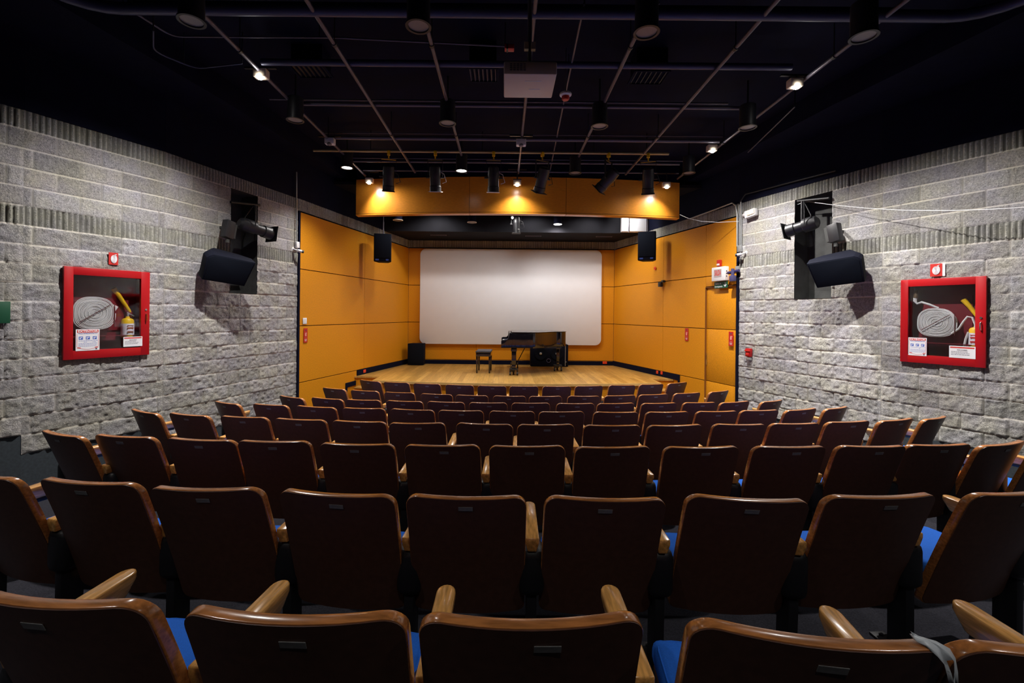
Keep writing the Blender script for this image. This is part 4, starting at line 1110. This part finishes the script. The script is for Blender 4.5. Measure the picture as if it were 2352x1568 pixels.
    b = MB(); rnd = random.Random(3 if right else 5)
    for r_ in range(5):
        zz = cz-hh*(0.04+0.062*r_); x = cx-ww*0.38
        while x < cx+ww*0.36:
            l_ = rnd.uniform(0.03, 0.09)*ww; 
            if r_ != 1 or rnd.random() < 0.4: b.box((x+l_/2, yf, zz), (l_, 0.0005, hh*0.016))
            x += l_+ww*0.02
    b.build('sticker_small_print', M['bluei'], st)
    b = MB(); b.cyl((cx+ww*0.36, yf+0.0004, sz0+hh*0.07), (cx+ww*0.36, yf-0.0006, sz0+hh*0.07), ww*0.04, n=14); b.build('sticker_seal', M['ink'], st)
    # instruction card MODO DE EMPLEO
    sx0, sx1 = (0.665*wd, 0.905*wd) if not right else (0.605*wd, 0.895*wd); sz0, sz1 = (0.11*h, 0.225*h) if not right else (0.09*h, 0.225*h)
    cx = (sx0+sx1)/2; cz = (sz0+sz1)/2; ww = sx1-sx0; hh = sz1-sz0
    b = MB(); b.box((cx, yy, cz), (ww, 0.002, hh)); st = b.build('usage_card', M['paper'], door)
    b = MB(); b.box((cx, yf, sz1-hh*0.13), (ww*0.92, 0.0006, hh*0.11)); b.build('card_header', M['redi'], st)
    text('MODO DE EMPLEO', hh*0.13, M['ink'], 'lettering', st, (cx, yf-0.0004, sz1-hh*0.34), ext=0.0004, sx=ww*0.42/(hh*0.13*9.2))
    b = MB()
    for r_ in range(3):
        x = sx0+ww*0.08
        while x < sx0+ww*(0.75-0.1*(r_ == 0)):
            l_ = rnd.uniform(0.03, 0.1)*ww; b.box((x+l_/2, yf, cz+hh*(0.02-0.12*r_)), (l_, 0.0005, hh*0.035)); x += l_+ww*0.015
    b.build('card_small_print', M['ink'], st)
    # hose roll
    hc = (0.375*wd, 0.50*h) if not right else (0.405*wd, 0.485*h)
    cyaw = 0.05
    th_ = empty('fire_hose', W.w(u0+hc[0], z0+hc[1], -0.075), W.a, 'flat rolled white fire hose %s in the %s red cabinet' % ('with a loose tail and nozzle' if right else 'tied with a strap', side), 'fire hose', 'fire hoses')
    rx, rz = (0.245*wd, 0.187*h) if not right else (0.24*wd, 0.17*h)
    b = MB(); nrings = 17; pts = []
    for j in range(8, 32*nrings+1):
        f = j/(32*nrings); a = 2*PI*j/32; e = 2.0+0.7*max(0, f-0.55)/0.45
        ca, sa = math.cos(a), math.sin(a); q = (abs(ca)**e+abs(sa)**e)**(-1/e)
        wob = 1+0.012*math.sin(3*a+f*9)
        pts.append((rx*f*ca*q*wob, -0.03+0.003*math.sin(f*40), rz*f*sa*q*wob))
    b.tube(pts, rx/nrings*0.47, n=6)
    b.box((0, 0.01, 0), (rx*1.1, 0.05, rz*1.1))
    ho = b.build('coil', M['canvas'], th_)
    b = MB(); b.lathe((0, 0.0, 0), [(rx*0.93, -0.045), (rx*0.93, -0.025)], n=32, M=Matrix.Rotation(PI/2, 4, 'X') @ Matrix.Diagonal((1, rz/rx, 1, 1))); b.build('coil_depth', M['canvas'], th_)
    b = MB(); b.box((-0.0, -0.052, 0.0), (rx*1.75, 0.003, 0.007), rot=('Y', -0.62)); b.box((rx*0.93, -0.045, -rz*0.1), (0.006, 0.008, rz*1.5)); b.build('strap', M['strap'], th_)
    if right:
        b = MB(); pts = [(0.1*rx, -0.02, rz*1.0), (-0.35*rx, -0.03, rz*1.25), (-0.75*rx, -0.03, rz*1.42), (-0.98*rx, -0.03, rz*1.32), (-1.1*rx, -0.03, rz*1.5), (-1.08*rx, -0.03, rz*1.8)]
        b.tube(pts, [0.011, 0.013, 0.014, 0.014, 0.02, 0.022], n=8)
        pts = [(rx*0.75, -0.03, -rz*0.75), (rx*1.1, -0.03, -rz*0.4), (rx*1.32, -0.03, 0.1*rz), (rx*1.5, -0.03, 0.42*rz), (rx*1.72, -0.03, 0.35*rz), (rx*1.85, -0.03, -0.1*rz), (rx*1.85, -0.03, -0.35*rz)]
        b.tube(pts, 0.011, n=8); 
        pts = [(rx*1.55, -0.03, -rz*0.6), (rx*1.42, -0.03, -rz*1.1), (rx*1.35, -0.03, -rz*1.6)]
        b.tube(pts, 0.012, n=8)
        b.build('loose_tail', M['canvas'], th_)
        b = MB(); b.cyl((-1.08*rx, -0.03, rz*1.75), (-1.02*rx, -0.03, rz*2.3), 0.026, 0.02, n=14); b.build('nozzle', mat('dull_bronze', (0.2, 0.14, 0.08), 0.4, metal=0.6), th_)
    else:
        b = MB(); b.box((rx*1.0, 0.0, rz*0.35), (rx*0.28, 0.03, rz*0.3), rot=('Y', 0.5), b=0.006); b.build('loose_tail', M['canvas'], th_)
    # extinguisher
    ex = (0.79*wd, 0.365*h) if not right else (0.845*wd, 0.36*h)
    te = empty('fire_extinguisher', W.w(u0+ex[0], z0+ex[1]-0.10, -0.08), W.a, 'yellow fire extinguisher with a white label inside the %s red cabinet' % side, 'fire extinguisher', 'fire extinguishers')
    rr = 0.077*wd; hh2 = 0.235*h; base = -hh2/2+0.06
    b = MB(); b.lathe((0, 0, base), [(rr*0.9, 0.0), (rr, 0.012), (rr, hh2*0.86), (rr*0.8, hh2*0.95), (rr*0.35, hh2), (rr*0.3, hh2+0.02)], n=28); b.build('cylinder', M['yellow'], te)
    b = MB(); b.lathe((0, 0, base), [(rr+0.001, hh2*0.15), (rr+0.0015, hh2*0.15), (rr+0.0015, hh2*0.72), (rr+0.001, hh2*0.72)], n=28); lb = b.build('label_sleeve', M['paper'], te)
    b = MB()
    for (zz, hh3) in ((0.62, 0.03), (0.50, 0.07), (0.32, 0.04), (0.27, 0.03)):
        b.box((0, -rr-0.002, base+hh2*zz), (rr*1.0, 0.003, hh2*hh3))
    b.build('label_print', M['redi'] if right else mat('brown_ink', (0.25, 0.08, 0.03), 0.7), lb)
    b = MB(); b.box((0, 0, base+hh2+0.035), (0.02, 0.03, 0.03), b=0.003); b.box((0.03, 0, base+hh2+0.045), (0.09, 0.018, 0.012), rot=('Y', 0.5), b=0.003); b.build('valve_lever', M['steel'], te)
    # axe with a yellow handle
    ax = (0.735*wd, 0.655*h) if not right else (0.80*wd, 0.62*h)
    ta = empty('fire_axe', W.w(u0+ax[0], z0+ax[1], -0.11), W.a, 'yellow wooden axe handle leaning inside the %s red cabinet' % side, 'axe', 'fire axes')
    b = MB(); L = 0.27*h if not right else 0.26*h
    pts = [(-L*0.32, 0, L*0.5), (-L*0.12, 0, L*0.2), (L*0.12, 0, -L*0.2), (L*0.30, 0, -L*0.52)]
    b.tube(pts, [0.030, 0.024, 0.021, 0.019], n=10); b.build('axe_handle', M['yellow'], ta)
    b = MB(); b.box((L*0.33, 0, -L*0.60), (0.05, 0.03, 0.09), rot=('Y', -0.5), b=0.004); b.build('axe_head', M['redin'], ta)
    # support under roll
    b = MB(); b.box((wd/2, 0.07, h*0.24), (wd-0.12, 0.10, 0.006)); b.box((wd*0.48, 0.15, h*0.55), (wd*0.6, 0.01, h*0.5)); b.build('inner_shelf', M['redin'], t)
fire_cabinet(WL1, CL, 'left', False); fire_cabinet(WR1, CR, 'right', True)
# little hose signs above the cabinets
def hose_sign(W, px, py, side, wd, h):
    t, u_, z_ = wall_fit(W, px, py, 0.03, 'hose_sign', 'small red sign with a white hose coil above the %s fire cabinet' % side, 'sign', 'fire hose signs')
    b = MB(); b.box((0, 0.004, 0), (wd, 0.006, h), b=0.001, seg=1); bo = b.build('sign_board', M['redsign'], t)
    b = MB(); pts = []
    for k in range(70):
        a = 0.5*PI+k*0.36; r_ = 0.08+0.92*k/69; pts.append((wd*0.33*r_*math.cos(a), -0.003, h*0.36*r_*math.sin(a)-h*0.02))
    pts.append((wd*0.30, -0.003, h*0.36))
    b.tube(pts, 0.0042, n=6); b.build('hose_emblem', M['paper'], bo)
    if side == 'right':
        b = MB(); b.box((wd*0.62, 0.006, 0), (wd*0.22, 0.004, h)); b.build('sign_return', M['paper'], t)
hose_sign(WL1, 261, 594, 'left', 0.095, 0.145); hose_sign(WR1, 2150, 620, 'right', 0.115, 0.155)

# niche equipment: pipe, two spotlights, a flood and an angled loudspeaker
def niche_gear(W, H, side):
    L_ = side == 'left'; sg = 1 if L_ else -1
    u0, u1, z0, z1 = H; n0, n1 = (u0, u1)
    def P(px, py, off): u_, z_ = W.hit(px, py, off); return W.w(u_, z_, off)
    def X(px, py): return (px, py)
    def ME(px): return px
    a = P(530, 464, 0.05) if L_ else P(1905, 455, 0.05); c = P(596, 471, 0.05) if L_ else P(1832, 462, 0.05)
    t = empty('mounting_bar', a, 0, 'black steel pipe across the top of the %s wall niche' % side, 'bar')
    b = MB(); b.cyl((0, 0, 0), Vector(c)-Vector(a), 0.02, n=12); b.build('bar_tube', M['black'], t)
    b = MB(); d = Vector(c)-Vector(a); b.cyl(d*0.85, d*0.85+Vector((0, 0, -0.3)), 0.02, n=8); b.build('clamp', M['black'], t)
    # spotlight
    if L_: q0 = P(553, 513, 0.22); q1 = P(622, 537, 0.30)
    else: q0 = P(1876, 509, 0.22); q1 = P(1808, 531, 0.34)
    ax = (q1-q0); Ls = ax.length; ax.normalize()
    t = empty('theatre_spotlight', q0, 0, 'black barrel spotlight clamped in the %s wall niche, aimed at the stage' % side, 'spotlight', 'niche spotlights')
    Mx = ax.to_track_quat('Z', 'Y').to_matrix().to_4x4()
    b = MB(); b.lathe((0, 0, 0), [(0.05, -0.03), (0.09, 0.0), (0.105, 0.06), (0.105, Ls*0.42), (0.08, Ls*0.45), (0.08, Ls*0.7), (0.095, Ls*0.72), (0.098, Ls), (0.085, Ls)], n=24, M=Mx); b.build('barrel', M['black'], t)
    b = MB(); b.box((0, 0, 0), (0.25, 0.25, 0.008)); 
    for v in b.bm.verts: v.co = Mx @ (v.co+Vector((0, 0, Ls+0.02)))
    b.build('gel_frame', M['black'], t)
    top = Vector(a)*0.2+Vector(c)*0.8 - q0
    b = MB(); side_v = ax.cross(Vector((0, 0, 1))).normalized()
    for s in (-1, 1): b.tube([side_v*s*0.12+ax*Ls*0.3, side_v*s*0.12+ax*Ls*0.3+Vector((0, 0, 0.16)), top], 0.008, n=6)
    b.build('yoke', M['black'], t)
    # square flood
    if L_: q = P(524, 527, 0.22); wdt = 0.20
    else: q = P(1918, 535, 0.26); wdt = 0.20
    t = empty('flood_box', q, W.a, 'small square black floodlight at the %s edge of the %s niche' % ('left' if L_ else 'right', side), 'floodlight', 'niche floodlights')
    b = MB(); b.box((0, 0, 0), (0.15, 0.10, 0.26), b=0.008, rot=('Y', sg*0.18)); b.build('housing', M['black'], t)
    b = MB(); b.box((sg*0.09, 0.03, 0), (0.12, 0.06, 0.22), b=0.006, rot=('Y', sg*0.18)); b.box((sg*0.06, 0.12, 0.05), (0.03, 0.25, 0.03)); b.box((-sg*0.02, -0.01, -0.17), (0.04, 0.03, 0.05)); b.build('rear_body', M['nframe'], t)
    # loudspeaker box, splayed and tipped down
    if L_: c4 = [(474, 573), (515, 582), (574, 589), (558, 646), (470, 634)]
    # build as metric box: front about 0.62 wide, 0.42 high, 0.38 deep
    q = P(522, 610, 0.34) if L_ else P(1920, 614, 0.36)
    t = empty('wall_loudspeaker', q, W.a, 'angled black loudspeaker box on a bracket before the %s wall niche' % side, 'loudspeaker', 'wall loudspeakers')
    Mx = Matrix.Rotation(R(-26*sg), 4, 'Z') @ Matrix.Rotation(R(24), 4, 'X')
    prof = [(-0.23, 0.20), (0.31, 0.13), (0.21, -0.24), (-0.33, -0.17), (-0.31, 0.15), (-0.28, 0.18)]
    tb_ = bmesh.new()
    fr_ = [tb_.verts.new((sg*x, -0.16, z)) for x, z in prof]; mi_ = [tb_.verts.new((sg*x, 0.02, z)) for x, z in prof]
    bk_ = [tb_.verts.new((sg*x*0.6, 0.22, z*0.9)) for x, z in prof]
    tb_.faces.new(fr_); tb_.faces.new(bk_)
    for A_, B_ in ((fr_, mi_), (mi_, bk_)):
        for i in range(6): tb_.faces.new((A_[i], A_[(i+1) % 6], B_[(i+1) % 6], B_[i]))
    bmesh.ops.recalc_face_normals(tb_, faces=tb_.faces)
    bmesh.ops.bevel(tb_, geom=tb_.edges[:], offset=0.006, segments=2, affect='EDGES', profile=0.5)
    b = MB(); b._merge(tb_, Mx); b.build('cabinet', M['blackp'], t)
    b = MB(); b.prism([(sg*x*0.93, z*0.93) for x, z in prof], 'Y', -0.168, -0.158, b=0.002)
    for v in b.bm.verts: v.co = Mx @ v.co
    b.build('grille', M['grille'], t)
    b = MB(); b.cyl((0, 0.12, 0.15), (sg*0.24, 0.24, 0.17), 0.018, n=10); b.cyl((sg*0.02, 0.22, 0.17), (sg*0.50, 0.25, 0.17), 0.024, n=10); b.cyl((sg*0.2, 0.3, 0.15), (sg*0.2, 0.5, 0.15), 0.02, n=8); b.build('bracket', M['black'], t)
niche_gear(WL0, NL, 'left'); niche_gear(WR0, NR, 'right')

# conduits, boxes and cameras at the two corners
def vpipe(W, pxs, off, r_, lab, m='steel', z_override=None):
    pts = []
    for px, py in pxs:
        u_, z_ = W.hit(px, py, off); pts.append(W.w(u_, z_, off))
    return pipe('cable_conduit', pts, r_, lab, m, 'conduit', n=8)
Wc = Wall((LJ[0], LJ[1]-0.02), (LJ[0]+1, LJ[1]-0.02))
vpipe(WL0, [(681, 395), (681, 452), (682, 556)], 0.05, 0.012, 'grey conduit running down the left wall corner to a camera')
def small_box(W, px, py, off, dims, m, name, lab, cat):
    t, u_, z_ = wall_fit(W, px, py, off, name, lab, cat)
    b = MB(); b.box((0, 0, 0), dims, b=0.006); b.build('box_body', M[m], t)
    b = MB(); 
    for s in (-1, 1): b.cyl((s*dims[0]*0.35, -dims[1]/2, s*dims[2]*0.35), (s*dims[0]*0.35, -dims[1]/2-0.004, s*dims[2]*0.35), 0.005, n=8)
    b.build('screw', M['steel'], t); return t
small_box(WL0, 682.5, 562, 0.05, (0.08, 0.05, 0.11), 'white', 'junction_box', 'pale junction box at the left wall corner above the camera', 'junction box')
small_box(WR0, 1699, 571, 0.05, (0.08, 0.05, 0.12), 'steel', 'junction_box', 'grey junction box on the right wall corner above the camera', 'junction box')
small_box(WR0, 1694.5, 618, 0.05, (0.07, 0.05, 0.11), 'steel', 'junction_box', 'grey junction box on the right corner beside the exit sign', 'junction box')
def camera_bullet(W, px, py, d, lab):
    t, u_, z_ = wall_fit(W, px, py, 0.10, 'security_camera', lab, 'security camera', 'security cameras')
    b = MB(); b.cyl((0, 0.0, 0), (0.055*d, -0.04, -0.012), 0.026, n=18); b.build('camera_body', M['white'], t)
    b = MB(); b.cyl((0.055*d, -0.04, -0.012), (0.08*d, -0.058, -0.017), 0.028, n=18); b.build('lens_hood', M['black'], t)
    b = MB(); b.cyl((0, 0.0, 0), (-0.02*d, 0.09, 0.03), 0.012, n=10); b.cyl((-0.02*d, 0.085, 0.03), (-0.02*d, 0.10, 0.03), 0.03, n=14); b.build('mount', M['white'], t)
camera_bullet(WL0, 684, 575, 1, 'white bullet security camera with black lens at the left corner')
camera_bullet(WR0, 1703, 583, -1, 'white bullet security camera with black lens at the right corner')
vpipe(WR0, [(1702, 463), (1702, 500), (1702, 566)], 0.04, 0.014, 'grey conduit down the right wall corner, the one nearer the seats')
vpipe(WR0, [(1698, 470), (1698, 566)], 0.04, 0.012, 'grey conduit down the right wall corner, the one nearer the panels')
vpipe(WSR, [(1585, 502), (1640, 482), (1682, 466), (1690, 472), (1693, 490), (1693, 566)], 0.06, 0.014, 'bent grey conduit along the top of the right wood panels', 'steel')
vpipe(WR0, [(1701, 590), (1699, 612)], 0.03, 0.010, 'short grey conduit between the boxes on the right corner')
vpipe(WR0, [(1701, 463), (1712, 446), (1830, 415), (1920, 392), (2030, 352)][:4], 0.05, 0.012, 'thin dark conduit running along the top of the right stone wall', 'black')

# emergency light
t, u_, z_ = wall_fit(WR0, 1724, 491, 0.05, 'emergency_light', 'white emergency light on the right stone wall by the corner', 'emergency light')
b = MB(); b.box((0.03, -0.02, 0), (0.22, 0.09, 0.13), b=0.012, rot=('Y', -0.1)); b.build('lamp_body', M['white'], t)
b = MB(); b.box((0.06, -0.07, 0.012), (0.15, 0.02, 0.09), b=0.004, rot=('Y', -0.1)); hd = b.build('lamp_head', M['cream'], t)
b = MB()
for i in range(3):
    for j in range(2): b.box((0.015+0.045*i, -0.082, -0.008+0.035*j), (0.035, 0.006, 0.026), b=0.002)
b.build('led_cell', M['paper'], hd)
b = MB(); b.cyl((-0.08, 0.0, 0.0), (-0.17, 0.02, 0.01), 0.03, n=14); b.build('mount', M['white'], t)

# exit sign group on the right panels
def on_panel(px, py, off, name, lab, cat): return wall_fit(WSR, px, py, off, name, lab, cat)[0]
t = on_panel(1649, 629, 0.10, 'exit_sign', 'white illuminated box sign reading SALIDA over the stage door', 'exit sign')
b = MB(); b.box((0, 0.05, 0), (0.36, 0.10, 0.27), b=0.012); b.build('sign_box', M['white'], t)
b = MB(); b.box((-0.005, -0.001, 0.015), (0.20, 0.004, 0.15)); fc = b.build('sign_face', mat('grey_diffuser', (0.42, 0.36, 0.36), 0.4), t)
text('SALIDA', 0.145, M['redi'], 'lettering', fc, (-0.005, -0.004, 0.015), bold=0.002, sx=0.36)
b = MB()
for z in (0.045, 0, -0.05): b.cyl((0.181, 0.04, z), (0.185, 0.04, z), 0.012, n=10)
b.build('push_button', M['ink'], t)
t = on_panel(1655, 654, 0.05, 'evacuation_sign', 'green sign with a white down arrow reading Salida de Emergencia over the stage door', 'sign')
b = MB(); b.box((0, 0.01, 0), (0.36, 0.006, 0.125), b=0.001, seg=1); sb = b.build('sign_board', M['green'], t)
text('Salida de', 0.045, M['paper'], 'lettering', sb, (-0.07, 0.0055, 0.025), ext=0.0005)
text('Emergencia', 0.045, M['paper'], 'lettering', sb, (-0.06, 0.0055, -0.03), ext=0.0005)
b = MB(); b.box((0.115, 0.005, 0.012), (0.012, 0.002, 0.07)); b.box((0.098, 0.005, -0.018), (0.012, 0.002, 0.055), rot=('Y', -0.7)); b.box((0.132, 0.005, -0.018), (0.012, 0.002, 0.055), rot=('Y', 0.7)); b.build('arrow', M['paper'], sb)
t = on_panel(1651, 604, 0.04, 'alarm_strobe', 'small red alarm beacon above the SALIDA sign', 'alarm')
b = MB(); b.box((0, 0.01, 0), (0.09, 0.05, 0.125), b=0.006); b.build('beacon_body', M['redsign'], t)
b = MB(); b.box((0.0, -0.017, -0.03), (0.07, 0.012, 0.035), b=0.004); b.build('beacon_lens', M['white'], t)
t = on_panel(1683, 628, 0.12, 'door_closer_lamp', 'dark blue articulated lamp arm beside the SALIDA sign', 'lamp')
b = MB(); b.cyl((-0.12, 0, 0.02), (0.10, 0.05, 0.05), 0.028, n=12); b.build('arm', mat('dark_blue_metal', (0.03, 0.025, 0.10), 0.45), t)
b = MB(); b.cyl((0.0, 0, 0.09), (0.0, 0, -0.04), 0.03, n=12); b.box((0.0, 0, -0.09), (0.10, 0.08, 0.11), b=0.012); b.build('lamp_head', mat('blue_grey_metal', (0.06, 0.055, 0.14), 0.45), t)
# small camera on panel joint
t = on_panel(1518, 652, 0.06, 'wall_sensor', 'small black sensor with bracket on the right panels below the loudspeaker', 'sensor')
b = MB(); b.box((-0.02, 0, -0.01), (0.11, 0.07, 0.11), b=0.012); b.cyl((-0.02, -0.036, -0.015), (-0.02, -0.044, -0.015), 0.03, n=16); b.build('sensor_body', M['black'], t)
b = MB(); b.box((0.05, 0.03, 0.06), (0.07, 0.07, 0.05), b=0.006); b.build('bracket', M['nframe'], t)
# red extinguisher signs
def ext_sign(W, px, py, lab, wd=0.11, h=0.27):
    t = wall_fit(W, px, py, 0.012, 'extinguisher_sign', lab, 'sign', 'red extinguisher signs')[0]
    b = MB(); b.box((0, 0, 0), (wd, 0.004, h), b=0.001, seg=1); sb = b.build('sign_board', M['redsign'], t)
    b = MB(); b.cyl((0, -0.0025, h*0.36), (0, -0.0035, h*0.36), wd*0.12, n=14); b.build('hanging_hole', M['ink'], sb)
    b = MB(); b.prism(rrect(wd*0.34, h*0.26, wd*0.12, 4, 0, h*0.06), 'Y', -0.0035, -0.002); b.box((wd*0.18, -0.003, h*0.17), (wd*0.3, 0.001, h*0.03), rot=('Y', 0.5)); b.build('extinguisher_emblem', mat('pale_red_print', (0.75, 0.3, 0.26), 0.5), sb)
    text('EXTINTOR', h*0.085, mat('pale_red_print', (0.75, 0.3, 0.26), 0.5), 'lettering', sb, (0, -0.003, -h*0.2), ext=0.0004, sx=0.5)
    b = MB()
    for k in range(3): b.box((0, -0.003, -h*(0.29+0.05*k)), (wd*(0.6-0.1*k), 0.001, h*0.018))
    b.build('small_print', M['paper'], sb)
ext_sign(WSL, 702, 770, 'red fire extinguisher sign on the left wood panel below the white plate')
ext_sign(WSR, 1577, 768, 'red fire extinguisher sign on the panel left of the stage door')
ext_sign(WSR, 1679, 778, 'red fire extinguisher sign on the stage door', 0.12, 0.27)
t = wall_fit(WSL, 700, 737, 0.012, 'wall_plate', 'small white plate on the left wood panel above the red sign', 'plate')[0]
b = MB(); b.box((0, 0, 0), (0.11, 0.01, 0.115), b=0.003); b.build('plate_cover', M['paper'], t)
b = MB(); b.box((0, -0.006, 0.0), (0.075, 0.003, 0.08), b=0.001, seg=1); b.build('plate_inset', M['white'], t)
# pull station on the right stone wall
t = wall_fit(WR0, 1720, 812, 0.05, 'alarm_pull_station', 'red alarm pull station on the right stone wall beside the panels', 'alarm')[0]
b = MB(); b.box((0, 0, 0.02), (0.105, 0.06, 0.15), b=0.008); b.build('station_body', M['red'], t)
b = MB(); b.box((0, -0.034, 0.055), (0.11, 0.02, 0.03), b=0.004); b.box((0, -0.034, -0.01), (0.06, 0.012, 0.05), b=0.003); b.build('pull_handle', M['redsign'], t)
b = MB(); b.box((0.0, 0.0, -0.09), (0.09, 0.05, 0.05), b=0.006); b.build('clear_base', M['steel'], t)
# green board at the left picture edge
t = wall_fit(WL1, 2, 717, 0.04, 'green_sign', 'dark green sign on the stone wall at the left edge', 'sign')[0]
t.location = WL2.w(*WL2.hit(-16, 717, 0.04), 0.04); t.rotation_euler = (0, 0, WL2.a)
b = MB(); b.box((0, 0, 0), (0.24, 0.008, 0.22), b=0.002); b.build('sign_board', M['green'], t)


# slack white cable across the right side
def sag_pts(pxs, depth):
    return [at_y(px, py, Y) for (px, py), Y in zip(pxs, depth)]
wpts = [(1562, 493), (1580, 501), (1610, 508), (1650, 510.5), (1700, 508), (1740, 500), (1800, 480), (1848, 464), (1858, 463), (1910, 470), (1990, 478), (2080, 483), (2180, 483.5), (2270, 481), (2352, 476)]
dep = [9.0, 8.8, 8.6, 8.5, 8.35, 8.15, 7.7, 7.2, 7.15, 6.7, 6.15, 5.7, 5.25, 4.95, 4.7]
ps = sag_pts(wpts, dep)
ps.append(ps[-1]+(ps[-1]-ps[-2]))
t = empty('slack_cable', ps[0], 0, 'thin white cable drooping from the fascia along the right stone wall', 'cable')
b = MB(); b.tube([p-ps[0] for p in ps], 0.0042, n=6); b.build('cable_run', M['white'], t)

# torn tape on the near right seat
for o in bpy.data.objects:
    if 'torn tape' in o.get('label', ''): tp = o
q = at_z(2108, 1452, floor_z(0.98)+BT+0.002); 
def torn_tape():
    xs_ = tp.matrix_basis @ Vector((BW/2-0.04, 0.0, BT))
    t = empty('torn_tape', xs_, tp.rotation_euler.z, 'torn clear tape hanging off the corner of the near right seat', 'tape')
    rnd = random.Random(9); b = MB()
    path = [(-0.030, 0.012, 0.016), (-0.020, 0.008, 0.010), (0.0, 0.0, 0.008), (0.018, -0.012, 0.0), (0.030, -0.016, -0.018), (0.035, -0.016, -0.045), (0.040, -0.014, -0.075)]
    wv = [0.005, 0.012, 0.018, 0.022, 0.019, 0.015, 0.010]
    rows_ = []
    for i, p in enumerate(path):
        rr = []
        for k in range(7):
            f = k/6-0.5; rr.append(b.bm.verts.new((p[0]+f*wv[i]*2.0+rnd.uniform(-.002, .002), p[1]+0.014*math.sin(f*9+i)*0.5+f*0.01, p[2]+rnd.uniform(-.004, .004)-abs(f)*0.012*(i > 2))))
        rows_.append(rr)
    for i in range(len(rows_)-1):
        for k in range(6):
            if i >= 4 and k in (2, 3): continue
            b.bm.faces.new((rows_[i][k], rows_[i][k+1], rows_[i+1][k+1], rows_[i+1][k]))
    o = b.build('tape_strip', M['tape'], t, angle=180)
    t.scale = (0.85, 0.85, 0.85)
    md = o.modifiers.new('s', 'SOLIDIFY'); md.thickness = 0.0006
torn_tape()
